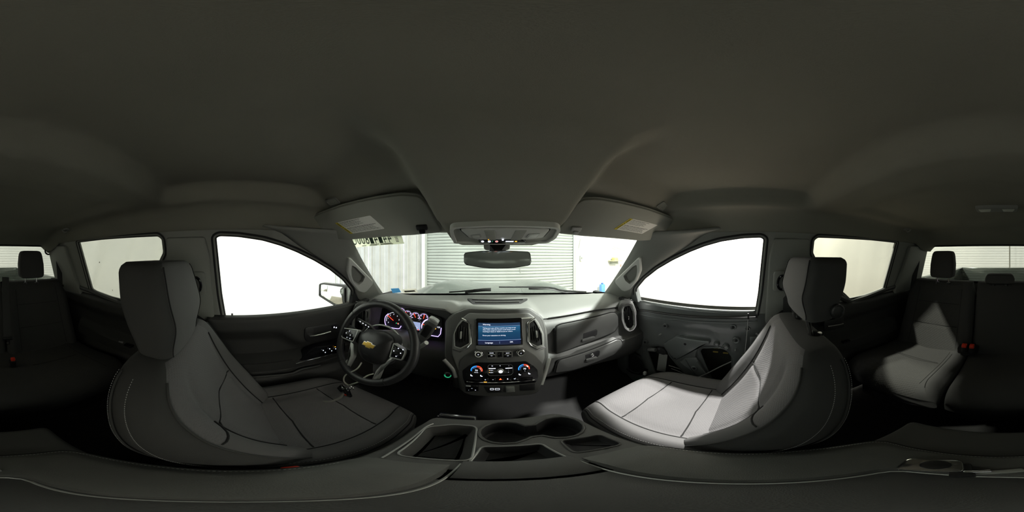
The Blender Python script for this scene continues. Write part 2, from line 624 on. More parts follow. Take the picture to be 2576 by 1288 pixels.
o = obj('hanging_tag', box(at(1562, 668, y=WY - .05), (.05, .01, .09), .002), mat('red_tag', (.75, .25, .2), .7))
tag(o, 'small red tag hanging under the wooden wall shelf', 'tag')
o = obj('hose_rod', tube([at(1542, 620, y=WY - .1), at(1568, 630, y=WY - .1), at(1584, 635, y=WY - .1)], .010, 6), mat('rod_grey', (.35, .36, .34), .6))
tag(o, 'thin grey rod slanting across the white wall above the shelf', 'rod')
bc = thing('blue_container', 'upright blue plastic container by the white wall seen past right pillar', 'container', at(1516, 735, y=WY - .2))
c = at(1515, 722, y=WY - .2)
obj('body', box(c + V3((0, 0, -.12)), (.14, .14, .42), .03, 3), mat('blue_plastic', (.10, .28, .62), .5), bc)
obj('cap', box(c + V3((0, 0, .11)), (.06, .06, .05), .015, 3), mat('blue_plastic_dark', (.05, .16, .45), .5), bc)

# hanging tarps, rippled sheets with a thickness
def tarp(name, label, p0, p1, z0, z1, waves, m, seedn, diag=0.0, amp=.05):
    rr = random.Random(seedn)
    ph = [(rr.uniform(3, 11), rr.uniform(0, 6), rr.uniform(.3, 1)) for _ in range(waves)]
    p0, p1 = V3(p0), V3(p1)
    L = (p1 - p0).length
    nrm = V3((-(p1 - p0).y, (p1 - p0).x, 0)).normalized()
    def f(s, t):
        cr = abs(math.sin(2.1 * (s * L) + diag * 1.3 * t + ph[0][1])) * .6 + abs(math.sin(3.7 * (s * L) + diag * 2.2 * t + ph[1][1])) * .4
        d = cr * .9 + sum(w * math.sin(fq * (s * L + diag * t * (1.0 if i % 2 else .6)) + q) for i, (fq, q, w) in enumerate(ph)) / waves
        d *= amp * (1.15 - .5 * t)
        p = p0.lerp(p1, s) + nrm * d
        return V3((p.x, p.y, z0 + (z1 - z0) * t))
    o = obj(name, grid(90, 26, f), m, None)
    return tag(o, label, 'tarp', 'tarps hung around the truck')
tl = tarp('tarp', 'white tarp with soft folds hanging outside the driver window', (-2.55, 1.75, 0), (-2.55, -1.15, 0), GZ, TOPZ - .05, 4, TARP, 3, 2.2)
tarp('tarp', 'wrinkled stained white tarp outside the left rear window', (-2.5, -1.1, 0), (-2.5, -4.3, 0), GZ, TOPZ - .05, 6, TARP, 5, 2.6, .15)
tarp('tarp', 'cream tarp reaching the ground outside the open passenger window', (3.7, -1.0, 0), (4.2, 3.9, 0), GZ, TOPZ - .05, 4, TARPR, 8, 1.0, .04)
tarp('tarp', 'yellowish smooth tarp outside the right rear window', (3.4, -4.3, 0), (3.4, -1.05, 0), GZ, TOPZ - .05, 5, TARPR, 11, 1.2, .04)
tarp('tarp', 'greyish tarp behind the rear window', (-2.6, -4.4, 0), (3.5, -4.4, 0), GZ, TOPZ - .05, 5, TARP, 13, .3, .05)
# a grey post and the truck bed rim seen through the rear window
o = obj('steel_post', box(at(2540, 640, y=-4.1) + V3((0, 0, .3)), (.03, .03, 3.2), .004), mat('post_grey', (.25, .25, .22), .7))
tag(o, 'thin grey post standing behind the rear window', 'post')
o = obj('truck_bed', join(box((0, -2.3, -.62), (1.5, 1.5, .06), .01), box((-.78, -2.3, -.42), (.08, 1.6, .40), .02), box((.78, -2.3, -.42), (.08, 1.6, .40), .02), box((0, -3.1, -.42), (1.6, .08, .40), .02)), HOODP)
tag(o, 'grey pickup bed behind the rear window', 'truck bed')
# stains and tears on the left rear tarp
for i, (u, v, r) in enumerate([(331, 669, .05), (250, 660, .022), (283, 730, .02), (262, 690, .018), (300, 700, .015)]):
    c = at(u, v, x=-2.40)
    n = 9
    P = [(c.y + r * random.uniform(.4, 1.2) * math.cos(2 * PI * k / n) * .6, c.z + r * random.uniform(.5, 1.3) * math.sin(2 * PI * k / n)) for k in range(n)]
    o = obj('tarp_patch', loft([[V3((-2.405, a, b)) for a, b in P], [V3((-2.398, a, b)) for a, b in P]]), mat('dark_patch', (.10, .10, .07), .9))
    tag(o, ['largest dark torn patch on the wrinkled left tarp', 'dark spot upper left on the wrinkled left tarp', 'dark spot low on the wrinkled left tarp', 'dark spot at mid height of the wrinkled left tarp', 'tiny dark spot high on the wrinkled left tarp'][i], 'patch')

# shop lamps
for i, (x, y, z, ln, w) in enumerate(LAMPS):
    lt = thing('ceiling_lamp', ['shop lamp hanging over the passenger front window', 'shop lamp hanging over the right rear window', 'shop lamp over the hood on the left', 'shop lamp over the hood on the right'][i], 'lamp', (x, y, TOPZ), 'shop ceiling lamps')
    obj('housing', box((x, y, z + .06), (.24, ln + .1, .06), .01), SLAT, lt)
    for dy in (-.35, .35):
        obj('hanger', tube([(x, y + dy * ln, z + .08), (x, y + dy * ln, TOPZ)], .006, 6), SLAT, lt)
    d = bpy.data.lights.new('lamp_light', 'AREA'); d.shape = 'RECTANGLE'; d.size = .15; d.size_y = ln; d.energy = w
    d.color = (1.0, 1.0, .94)
    lo = bpy.data.objects.new('lamp_light', d); COL.objects.link(lo)
    lo.location = (x, y, z + .02)
    lo.parent = lt; lo.matrix_parent_inverse = Matrix.Translation(-V3((x, y, TOPZ)))

# hood of the truck with its headlamps
def hoodf(s, t):
    x = -.86 + 1.72 * s
    y = 1.22 - .25 * (x / .8) ** 2 + t * (2.35 - 1.22 + .1 * (x / .8) ** 2)
    z = -.285 + .045 * math.exp(-((abs(x) - .45) / .16) ** 2) * sstep(0, .25, t) - .10 * t * t - .10 * sstep(.55, 1, abs(x) / .86) ** 2
    return V3((x, y, z))
hd = thing('truck_hood', 'dark grey green truck hood beyond the windshield', 'hood', (0, 1.7, -.3))
obj('panel', grid(90, 70, hoodf), HOODP, hd)
obj('cowl', loft([[V3((x, 1.235 - .25 * (x / .8) ** 2 + d, z)) for d, z in ((-.05, -.315), (-.05, -.30), (.03, -.295), (.03, -.32))] for x in [-.8 + .08 * i for i in range(21)]]), BLACKM, hd)
for sx in (-1, 1):
    obj('headlamp', box((sx * .74, 2.36, -.62), (.30, .08, .16), .03, 3), mat('lamp_lens', (.7, .72, .72), .1), hd)
d = bpy.data.lights.new('headlamp_light', 'SPOT'); d.energy = 18; d.spot_size = math.radians(75); d.spot_blend = .7; d.shadow_soft_size = .06
lo = bpy.data.objects.new('headlamp_light', d); COL.objects.link(lo)
lo.location = (-.55, 2.55, -.56); lo.rotation_euler = (math.radians(88), 0, 0); lo.parent = hd; lo.matrix_parent_inverse = Matrix.Translation(-V3((0, 1.7, -.3)))

# ================================================================== THE CAB SHELL
def side_frame(left=True):
    return Fr((-.80, 0, -.30), (0, 1, 0), (.25, 0, 1)) if left else Fr((.80, 0, -.30), (0, -1, 0), (-.25, 0, 1))
FL, FR_ = side_frame(True), side_frame(False)
def wx(z):
    return .80 - .25 * (z + .30)

WIN_F = rpoly(FL.pl([(541, 596), (552, 590), (600, 592), (660, 601), (705, 614), (745, 630), (790, 652), (830, 676), (862, 702), (883, 728), (884, 780), (800, 790), (700, 797), (567, 803), (556, 740)]), .012, 3)
WIN_R = rpoly(FL.pl([(198, 608), (260, 600), (340, 594), (400, 591), (411, 600), (415, 635), (402, 662), (392, 690), (330, 745), (318, 757), (280, 748), (240, 733), (231, 727)]), .010, 3)
ZT = .46
def side_wall(left):
    fr = FL if left else FR_
    s = 1 if left else -1
    # outline around both windows; front follows the window's sloping edge
    front = [fr_pt for fr_pt in FL.pl([(912, 795), (905, 722), (880, 690), (850, 662), (805, 626), (752, 590), (700, 562)])]
    outer = [(-1.46, -.06)] + front + [(.16, ZT), (-1.46, ZT)]
    V, F = sheet(outer, [WIN_F, WIN_R], lambda a, b: fr.p(a * s, b, 0), .05)
    return V, F
WALLS = {}
for left in (True, False):
    nm = 'wall_left' if left else 'wall_right'
    w = thing(nm, ('left' if left else 'right') + ' cab side above the belt line with dark window frames', 'wall', (-.8 if left else .8, 0, -.3), kind='structure')
    WALLS[left] = w
    obj('frame_panel', side_wall(left), TRIM, w, smooth=True, solid=.03, soff=0)
    fr = FL if left else FR_
    s = 1 if left else -1
    for W in (WIN_F, WIN_R):
        obj('window_seal', tube([fr.p(a * s, b, .004) for a, b in W], .007, 6, True), RUBBER, w)
        obj('seal_lip', tube([fr.p(a * s, b, .014) for a, b in inset(W, -.012)], .005, 6, True), BLACKM, w)
    # wide B pillar trim, seat belt guide, C pillar trim
    Bp = rpoly(FL.pl([(424, 596), (518, 594), (530, 640), (544, 832), (502, 838), (470, 760), (416, 720), (424, 650)]), .012, 3)
    obj('pillar_trim', slab(fr, [(a * s, b) for a, b in (Bp if left else Bp)], .012, .032, .008), TRIM, w)
    g = FL.px(505, 705)
    obj('belt_guide', slab(fr, rpoly([(a * s, b) for a, b in rect(g[0], g[1] , .060, .11)], .02), .03, .045, .006), TRIM, w)
    obj('belt_ring', tube([fr.p((g[0] - .008 + .020 * math.cos(t)) * s, g[1] + .035 * math.sin(t), .055) for t in [2 * PI * i / 20 for i in range(20)]], .006, 6, True), GLOSSBLK, w)
    Cp = rpoly([(-1.40, -.02), (-1.00, -.02), (-1.06, .20), (-1.10, .40), (-1.42, .42)], .02, 3)
    obj('pillar_trim', slab(fr, [(a * s, b) for a, b in Cp], .012, .04, .012), TRIM, w)
# glass in the left side and the right rear; the passenger front window is open
for n, (W, left, m, lab) in enumerate([(WIN_F, True, GLASS, 'clear driver door window with a few water drops'), (WIN_R, True, GLASST, 'dark tinted left rear door window'), (WIN_R, False, GLASST, 'dark tinted right rear door window')]):
    fr = FL if left else FR_
    s = 1 if left else -1
    o = obj('window_%d' % (n + 1), sheet(W, [], lambda a, b: fr.p(a * s, b, -.012), .2), m, smooth=False)
    tag(o, lab, 'window', kind='structure')

# windshield: ruled, curved sheet
def ws(s, t, bulge=True):
    b = V3((.77 * s, 1.2 - .255 * s * s, -.285)); tp = V3((.60 * s, .70 - .215 * s * s, .10))
    p = b.lerp(tp, t)
    p.x += .035 * s * abs(s) * 4 * t * (1 - t)
    p.z += .02 * 4 * t * (1 - t)
    return p
o = obj('window_4', grid(30, 14, lambda s, t: ws(2 * s - 1, -.06 + 1.1 * t)), GLASS)
tag(o, 'wide sloping windshield ahead of the dashboard', 'window', kind='structure')
# dark frit band along the bottom and sides of the windshield
o = obj('trim_1', grid(40, 2, lambda s, t: ws(2 * s - 1, -.06 + .075 * t) + V3((0, -.003, .002))), GLOSSBLK)
tag(o, 'black printed band along the bottom edge of the windshield', 'trim', kind='structure')

# A pillars
DW = [FL.p(*FL.px(u, v), .006) for u, v in [(886, 800), (892, 760), (888, 724), (868, 697), (834, 667), (792, 640), (748, 612), (700, 578), (640, 560)]]
DWs = spl(DW, 26)
def apillar(i, k):
    t = i / 25
    w = ws(-1.0, -.06 + 1.12 * t)
    d = DWs[i]
    q = k / 8
    p = w.lerp(d, q)
    inw = (V3((0, -.2, -.3)) - p).normalized()
    p += inw * (.030 * math.sin(PI * q) ** .6)
    return p
AP = ([apillar(i, k) for i in range(26) for k in range(9)], [(i * 9 + k, i * 9 + k + 1, (i + 1) * 9 + k + 1, (i + 1) * 9 + k) for i in range(25) for k in range(8)])
pa = V3((-.10, 0, 0))
# working frame on the pillar for the grab handle
w0, w1 = ws(-1, .15), ws(-1, .75)
dm = DWs[9]
fa = Fr(ws(-1, .4).lerp(dm, .42), w1 - w0, (dm - ws(-1, .4)))
if fa.n.dot(V3((.3, -.6, 0))) < 0:
    fa = Fr(fa.o, w1 - w0, (ws(-1, .4) - dm))
H0 = .046
HO = rpoly(fa.pl([(877, 650), (884, 650), (938, 706), (940, 714), (923, 734), (915, 738), (903, 734), (886, 712), (876, 686)], H0), .012, 4)
HI = rpoly(fa.pl([(889, 670), (899, 675), (922, 699), (916, 712), (905, 721), (893, 712), (888, 698), (887, 682)], H0 + .012), .008, 4)
HIb = inset(HI, .004)
parts_a = [('pillar_trim', AP, TRIM), ]
hb = loft([[fa.p(a, b, -.01) for a, b in HO], [fa.p(a, b, H0 - .006) for a, b in HO], [fa.p(a, b, H0) for a, b in inset(HO, .005)]], cap1=False)
hs = sheet(inset(HO, .005), [HI], lambda a, b: fa.p(a, b, H0), .03)
hi = loft([[fa.p(a, b, H0) for a, b in HI], [fa.p(a, b, H0 - .004) for a, b in HIb], [fa.p(a, b, H0 - .024) for a, b in inset(HI, .007)]], cap0=False)
for left in (True, False):
    w = thing('trim_2' if left else 'trim_3', ('left' if left else 'right') + ' windshield pillar trim carrying a light grey grab handle', 'pillar trim', (-.7 if left else .7, .7, -.3), kind='structure')
    mm = (lambda x: x) if left else mirx
    obj('pillar_cover', mm(AP), TRIM, w, solid=.01)
    h = obj('grab_handle', mm(join(hb, hs)), TRIMLT, w)
    obj('handle_recess', mm(hi), TRIM, h)

# headliner: one pressed board with a raised middle, a ramp down to the overhead console and soft edges
def head(x, y):
    ax = abs(x)
    z = .190
    rec = sstep(.570, .520, ax) * sstep(-.268, -.208, y) * sstep(.345, .24, y - .10 * sstep(.2, .5, ax) * 0)
    z += .055 * rec
    # rear recess over the back seat
    z += .018 * sstep(.52, .45, ax) * sstep(-.98, -.90, y) * sstep(-.36, -.46, y)
    z -= .09 * sstep(-1.02, -1.36, y)
    fy = y - .06 + .40 * max(0, ax - .15) ** 1.5
    z -= .085 * sstep(.36, .60, fy)
    # side rails
    z -= .125 * sstep(.56, .74, ax) ** 1.25
    if ax > .66:
        z = max(z, .106)
    # overhead console ramp
    if ax < .24 and y > .05:
        keys = [(.05, .2455), (.10, .243), (.15, .228), (.2, .198), (.30, .140), (.40, .085), (.58, .048), (.80, .05)]
        zc = .05
        for (ya, za), (yb, zb) in zip(keys, keys[1:]):
            if ya <= y <= yb:
                zc = za + (zb - za) * sstep(ya, yb, y) * .35 + (zb - za) * .65 * (y - ya) / (yb - ya)
        k = sstep(.215, .155, ax)
        z = min(z, z * (1 - k) + zc * k)
    return z
NX, NY = 150, 150
def headf(s, t):
    x = -.755 + 1.51 * s
    yf = .735 - .215 * (x / .60) ** 2
    if abs(x) > .60:
        yf = .52 - .35 * (abs(x) - .60)
    y = -1.44 + (yf + 1.44) * t
    return V3((x, y, head(x, y)))
o = obj('ceiling', grid(NX, NY, headf), HEAD, smooth=True, autos=80, solid=.012, soff=1)
tag(o, 'dark grey cloth headliner with raised middle above the seats', 'headliner', kind='structure')

# rear wall of the cab with its window opening
RY = -1.42
REARWIN = rpoly([(-.785, -.235), (.785, -.225), (.705, .096), (-.695, .096)], .03, 4)
FRW = Fr((0, RY, 0), (-1, 0, 0), (0, 0, 1))
wr = thing('wall_rear', 'dark rear cab wall around the back window', 'wall', (0, RY, -.3), kind='structure')
obj('panel', sheet([(-.86, -1.1), (.86, -1.1), (.86, -.2), (.74, .20), (-.74, .20), (-.86, -.2)], [REARWIN], lambda a, b: V3((a, RY, b)), .1), TRIM, wr, solid=.03, soff=0)
obj('window_seal', tube([V3((a, RY + .012, b)) for a, b in REARWIN], .010, 6, True), RUBBER, wr)
o = obj('window_5', sheet(REARWIN, [], lambda a, b: V3((a, RY - .004, b)), .3), GLASST, smooth=False)
tag(o, 'tinted back window with thin heater lines', 'window', kind='structure')
for i in range(14):
    z = -.20 + i * .022
    w_ = .78 - (z + .23) * .25
    obj('heater_line', tube([(-w_ + .02, RY + .002, z), (w_ - .02, RY + .002, z)], .0009, 4), mat('heater_brown', (.12, .08, .05), .7), o)

# floor of the cab with the tunnel hump, firewall
o = obj('trim_4', grid(40, 40, lambda s, t: V3((-.84 + 1.68 * s, -1.42 + 2.6 * t, -1.06 + .09 * math.exp(-((-.84 + 1.68 * s) / .2) ** 2) + .30 * sstep(.62, 1.05, -1.42 + 2.6 * t)))), CARPET, solid=.01)
tag(o, 'black carpet on the cab floor', 'carpet', kind='structure')
o = obj('wall_firewall', box((0, 1.12, -.72), (1.7, .04, .8), .01), BLACKM)
tag(o, 'black firewall under the dashboard', 'wall', kind='structure')

# ================================================================== FRONT SEATS
def seat(cx, left):
    """bucket seat centred at cx; local x mirrored so that +1 is always the console side"""
    side = 1 if left else -1                       # console side direction in x
    nm = 'driver' if left else 'passenger'
    lab = 'grey cloth driver seat behind the steering wheel with keys on its cushion' if left else 'grey cloth passenger seat lit by the side window beside the stripped door'
    t = thing('bucket_seat', lab, 'seat', (cx, .1, -1.04), 'front bucket seats')
    hx, hz0, hz1, hy = (-.425, -.245, -.014, -.172) if left else (.452, -.184, -.004, -.186)
    zb, zt = -.735, -.232
    def wid(q):                                    # half width up the back
        keys = [(0, .205), (.12, .222), (.35, .246), (.55, .250), (.70, .244), (.82, .232), (.90, .213), (.96, .184), (1, .150)]
        q = max(0, min(1, q))
        n = len(keys)
        sl = [(keys[min(i + 1, n - 1)][1] - keys[max(i - 1, 0)][1]) / (keys[min(i + 1, n - 1)][0] - keys[max(i - 1, 0)][0]) for i in range(n)]
        for i in range(n - 1):
            (a, b), (c, d) = keys[i], keys[i + 1]
            if a <= q <= c:
                h = c - a; t_ = (q - a) / h
                return b * (1 + 2 * t_) * (1 - t_) ** 2 + sl[i] * h * t_ * (1 - t_) ** 2 + d * t_ * t_ * (3 - 2 * t_) + sl[i + 1] * h * t_ * t_ * (t_ - 1)
        return keys[-1][1]
    def ymid(q):                                   # centre line of the back leaning rearward
        z = zb + (zt - zb) * q
        return .035 - .385 * (z + .70) - .02 * math.sin(PI * q)
    TH = thetas(.42, 30, 16); NS = len(TH)
    def section(q, grow=0.0):
        w = wid(q) + grow
        d = .062 - .018 * q
        if q > .93:
            d *= math.sqrt(max(.05, 1 - ((q - .93) / .075) ** 2)) * .6 + .4
        R = []
        for k in range(NS):
            th = TH[k]
            x = w * sgnp(math.cos(th), .42); y = d * sgnp(math.sin(th), .5)
            u = abs(x) / w
            if math.sin(th) > 0:
                bol = .050 * sstep(.52, .80, u) * (1 - sstep(.90, 1.0, u) * .55) * (.35 * sstep(1.0, .70, q) + .65 * sstep(.82, .30, q)) * sstep(-.10, .15, q)
                y += bol - .006 * math.exp(-((u - .56) / .05) ** 2) * sstep(.97, .8, q)
                y -= .010 * (1 - sstep(0, .5, u)) * math.sin(PI * q)
                # cross seams pressed into the insert
                for qs in (.50,):
                    y -= .006 * math.exp(-((q - qs - .05 * (1 - u)) / .016) ** 2) * sstep(.58, .5, u)
            else:
                x = w * sgnp(math.cos(th), .24)
                y = sgnp(math.sin(th), .5) * (.135 - .072 * q) * (d / (.062 - .018 * q))
                y -= .010 * sstep(.0, .3, q) * (1 - u ** 4)
            z = zb + (zt - zb) * q
            R.append(V3((cx + side * x, ymid(q) + y, z)))
        return R
    NQ = 60
    rings = [section(i / NQ) for i in range(NQ + 1)]
    Vv, F = loft(rings)
    mi = []
    for f in F:
        if len(f) > 4:
            mi.append(2); continue
        c = sum((Vv[i] for i in f), V3()) / 4
        q = (c.z - zb) / (zt - zb)
        w = wid(max(0, min(1, q)))
        k = f[0] % NS
        th = (TH[k] + (TH[k + 1] if k + 1 < NS else 2 * PI)) / 2
        u = abs(c.x - cx) / w
        if math.sin(th) > 0 and (u < .60 or (q > .60 and u < .90 and (c.x - cx) * side > 0)):
            mi.append(0)
        elif math.sin(th) > -.1 and u < .93:
            mi.append(1)
        else:
            mi.append(2)
    bk = obj('backrest', (Vv, F, mi), [FABRIC, FABRICB, FABDK], t, autos=60)
    def on_back(u, q, lift=.0012):
        """point of the front face at lateral share u (console side positive)"""
        R = section(q)
        w = wid(q)
        best = None
        fr_ = [p for k, p in enumerate(R) if TH[k] <= PI + 1e-6]
        xs_ = [(p.x - cx) * side / w for p in fr_]
        for i in range(len(fr_) - 1):
            a, b = xs_[i], xs_[i + 1]
            if (a - u) * (b - u) <= 0 and a != b:
                return fr_[i].lerp(fr_[i + 1], (u - a) / (b - a))
        return fr_[0]
    def off_back(u, q, lift=.0012):
        e = .02
        p = on_back(u, q)
        n = (on_back(min(.97, u + e), q) - on_back(max(-.97, u - e), q)).cross(on_back(u, min(1, q + e)) - on_back(u, max(0, q - e)))
        if n.y < 0:
            n = -n
        return p + n.normalized() * lift
    for sgn in (1, -1):
        P = [off_back(sgn * .597, q) for q in [.03 + (.57 if sgn > 0 else .88) * i / 30 for i in range(31)]]
        obj('seam', tube(P, .0026, 6), SEAM, bk)
    P = [off_back(u, .60 - .03 * (u - .6)) for u in [.597 + .30 * i / 8 for i in range(9)]]
    obj('seam', tube(P, .0022, 6), SEAM, bk)
    P = [off_back(u, .50 + .05 * (1 - abs(u))) for u in [-.57 + 1.14 * i / 16 for i in range(17)]]
    obj('seam', tube(P, .0022, 6), SEAM, bk)
    # piping and stitching around the side panel
    def rim(q, ang):
        R = section(q, .003)
        th = ang % (2 * PI)
        k0 = max(k for k in range(NS) if TH[k] <= th)
        t1 = TH[k0 + 1] if k0 + 1 < NS else 2 * PI
        return R[k0].lerp(R[(k0 + 1) % NS], (th - TH[k0]) / (t1 - TH[k0]))
    for sgn, angs in ((1, (.62, -.10, -.72)), (-1, (PI - .62,))):
        for ai, an in enumerate(angs):
            P = [rim(.05 + .90 * i / 40, an) for i in range(41)]
            P = [p + (p - V3((cx, p.y, p.z))).normalized() * .001 for p in P]
            if ai != 1 or sgn < 0:
                obj('piping', tube(P, .0026, 6), FABDK, bk)
            obj('stitching', stitches([p + V3((0, -.006, 0)) for p in P]), THREAD, bk)
    # headrest
    def hsec(q):
        z = hz0 + (hz1 - hz0) * q
        yc = hy - .26 * (z + .12)
        w = .116 + .022 * sstep(0, .6, q) - .014 * sstep(.6, 1, q)
        d = .052
        e = 1.0
        if q < .10:
            e = math.sqrt(max(.02, 1 - ((.10 - q) / .10) ** 2)) * .25 + .75
        if q > .88:
            e = math.sqrt(max(.02, 1 - ((q - .88) / .125) ** 2)) * .30 + .70
        R = []
        for k in range(48):
            th = 2 * PI * k / 48
            x = w * e * sgnp(math.cos(th), .26); y = d * e * sgnp(math.sin(th), .32)
            if math.sin(th) > 0:
                y += .006 * sstep(.1, .55, q) - .030 * sstep(.50, 0, q) + .008 * (1 - (abs(x) / w) ** 2)
            else:
                y -= .010 * (1 - (abs(x) / w) ** 2)
            R.append(V3((hx + x, yc + y, z)))
        return R
    rings = [hsec(i / 30) for i in range(31)]
    Vv, F = loft(rings)
    mi = []
    for f in F:
        k = (f[0] % 48) if len(f) == 4 else -1
        th = 2 * PI * (k + .5) / 48
        mi.append(0 if (len(f) == 4 and math.sin(th) > .88) else 1)
    hr = obj('headrest', (Vv, F, mi), [FABRICB, FABDK], t, autos=50)
    for an in (1.10, PI - 1.10):
        kf = an / (2 * PI) * 48; k0 = int(kf)
        P = [hsec(.06 + .9 * i / 24)[k0].lerp(hsec(.06 + .9 * i / 24)[k0 + 1], kf - k0) for i in range(25)]
        P = [p + V3((math.copysign(.0008, p.x - hx), .0012, 0)) for p in P]
        obj('seam', tube(P, .0016, 5), SEAM, hr)
        obj('stitching', stitches([p + V3((math.copysign(.004, p.x - hx), -.0035, 0)) for p in P]), THREAD, hr)
    for sgn in (-1, 1):
        px_ = hx + sgn * .072
        obj('headrest_post', tube([(px_, -.178, -.30), (px_, -.160, hz0 + .02)], .0075, 10), CHROME, t)
        fz = Fr((px_, -.183, -.237), (1, 0, 0), (0, 1, -.1))
        obj('post_collar', lathe(fz, [(.020, -.012), (.022, 0), (.020, .005), (.012, .007)], 20), GLOSSBLK, t)
    fb = Fr((hx - .132, hy - .030, hz0 + .040), (0, -1, 0), (0, 0, 1))
    obj('release_button', lathe(fb, [(.020, .0), (.020, .008), (.016, .010), (.014, .007), (.008, .008)], 20), BLACK, hr)
    # cushion
    y0, y1 = -.06, .455
    TC = thetas(.30, 30, 10); NC_ = len(TC)
    def csec(q):
        y = y0 + (y1 - y0) * q
        w = .222 + .022 * math.sin(PI * min(1, q * 1.1)) - .02 * sstep(.8, 1, q)
        top = -.695 + .022 * sstep(.25, 1.0, q)
        bot = -.86
        e = 1.0
        if q > .86:
            e = math.sqrt(max(.0, 1 - ((q - .86) / .142) ** 2))
        hgt = (top - bot) / 2
        R = []
        for k in range(NC_):
            th = TC[k]
            x = w * (.93 + .07 * e) * sgnp(math.cos(th), .30)
            z = hgt * (e * .8 + .2) * sgnp(math.sin(th), .42)
            u = abs(x) / w
            if math.sin(th) > 0:
                z += .034 * sstep(.60, .86, u) * (1 - .35 * sstep(.92, 1, u)) * sstep(1.0, .7, q)
                z -= .006 * math.exp(-((u - .64) / .05) ** 2) * sstep(.98, .85, q)
                z -= .012 * (1 - sstep(0, .6, u)) * math.sin(PI * q)
                for qs in (.40, .74):
                    z -= .005 * math.exp(-((q - qs + .05 * (u - .3)) / .014) ** 2) * sstep(.66, .6, u)
            R.append(V3((cx + side * x, y + (.035 * (1 - u * u) if q > .8 else 0) * sstep(.8, 1, q), (top + bot) / 2 + z - .03 * (1 - e))))
        return R
    NC = 56
    rings = [csec(i / NC) for i in range(NC + 1)]
    Vv, F = loft(rings)
    mi = []
    for f in F:
        if len(f) > 4:
            mi.append(2); continue
        c = sum((Vv[i] for i in f), V3()) / 4
        q = (c.y - y0) / (y1 - y0)
        k = f[0] % NC_
        th = (TC[k] + (TC[k + 1] if k + 1 < NC_ else 2 * PI)) / 2
        wq = max(abs(p.x - cx) for p in rings[min(NC, f[0] // NC_)])
        u = abs(c.x - cx) / wq
        mi.append(0 if (math.sin(th) > .2 and u < .667) else (1 if math.sin(th) > .25 else 2))
    cu = obj('cushion', (Vv, F, mi), [FABRIC, FABRICB, FABDK], t, autos=60)
    def on_cu(u, q, lift=.0012):
        R = csec(q)
        w = max((p.x - cx) * side for p in R)
        fr_ = [p for k, p in enumerate(R) if TC[k] <= PI + 1e-6]
        xs_ = [(p.x - cx) * side / w for p in fr_]
        for i in range(len(fr_) - 1):
            a, b = xs_[i], xs_[i + 1]
            if (a - u) * (b - u) <= 0 and a != b:
                return fr_[i].lerp(fr_[i + 1], (u - a) / (b - a)) + V3((0, 0, lift))
        return fr_[0]
    for sgn in (1, -1):
        obj('seam', tube([on_cu(sgn * .665, .04 + .93 * i / 30) for i in range(31)], .0024, 6), SEAM, cu)
        obj('seam', tube([on_cu(sgn * .955, .06 + .90 * i / 30, 0) for i in range(31)], .0024, 6), SEAM, cu)
        obj('stitching', stitches([on_cu(sgn * .92, .06 + .90 * i / 30) for i in range(31)]), THREAD, cu)
    for qs in (.40, .74):
        obj('seam', tube([on_cu(u, qs - .05 * (abs(u) * 1.06 - .3)) for u in [-.64 + 1.28 * i / 18 for i in range(19)]], .0022, 6), SEAM, cu)
    # plastic base, rails and recliner cover
    obj('side_shield', box((cx - side * .235, .12, -.86), (.03, .46, .10), .012, 3), BLACK, t)
    obj('side_shield', box((cx + side * .225, .12, -.87), (.02, .46, .08), .008, 3), BLACK, t)
    for sgn in (-1, 1):
        obj('seat_rail', box((cx + sgn * .17, .12, -.98), (.05, .50, .14), .008, 2), BLACKM, t)
    # buckle beside the console
    obj('buckle', box((cx + side * .247, .06, -.72), (.018, .035, .14), .006, 2), BLACK, t)
    obj('buckle_button', box((cx + side * .247, .06, -.645), (.012, .022, .012), .003, 2), REDP, t)
    return t
seat(-.445, True)
seat(.445, False)

# ================================================================== CENTRE CONSOLE
cn = thing('centre_console', 'dark grey centre console with cupholders and padded lid between the front seats', 'console', (0, .1, -1.04))
FC = Fr((0, 0, -.60), (1, 0, 0), (0, 1, 0))
def fcp(pts):
    return FC.pl(pts)
deck = rpoly([(-.182, .10), (.186, .10), (.182, .235), (.168, .335), (.130, .385), (.02, .382), (-.165, .372), (-.184, .30)], .02, 3)
tray_l = rpoly([(-.150, .186), (-.056, .196), (-.062, .345), (-.110, .346), (-.160, .318)], .014, 4)
cupc = [(-.002, .318), (.112, .314)]
cup = []
R0 = .048
for i in range(40):
    th = 2 * PI * i / 40
    x = .055 + (.105) * math.cos(th)
    # two circles joined by a channel
    d = None
    dx, dy = math.cos(th), math.sin(th)
    best = 0
    for r_ in [k * .001 for k in range(1, 130)]:
        X, Y = .055 + dx * r_, .316 + dy * r_
        if any(math.hypot(X - a, Y - b) < R0 for a, b in cupc) or (abs(X - .055) < .05 and abs(Y - .316) < .024):
            best = r_
    cup.append((.055 + dx * best, .316 + dy * best))
tray_r = rpoly([(.084, .200), (.162, .186), (.160, .240), (.088, .254)], .010, 4)
tray_c = rpoly([(-.052, .188), (.062, .184), (.050, .252), (-.042, .252)], .008, 4)
dk = obj('deck', sheet(deck, [tray_l, cup, tray_r, tray_c], lambda a, b: FC.p(a, b, -.006 * sstep(.16, .19, abs(a))), .03), CONSOLE, cn)
obj('tray', pocket(FC, tray_l, 0, .05, .012), CONSOLE, cn)
obj('tray_mat', slab(FC, inset(tray_l, .02), -.052, -.047, .001), MATRUB, cn)
obj('cupholder', pocket(FC, cup, 0, .075, .004), BLACKM, cn)
obj('cupholder_ring', tube([FC.p(a, b, .001) for a, b in inset(cup, -.004)], .0035, 6, True), CONSOLE, cn)
obj('coin_tray', pocket(FC, tray_r, 0, .022, .004), BLACKM, cn)
obj('front_tray', pocket(FC, tray_c, 0, .04, .006), BLACKM, cn)
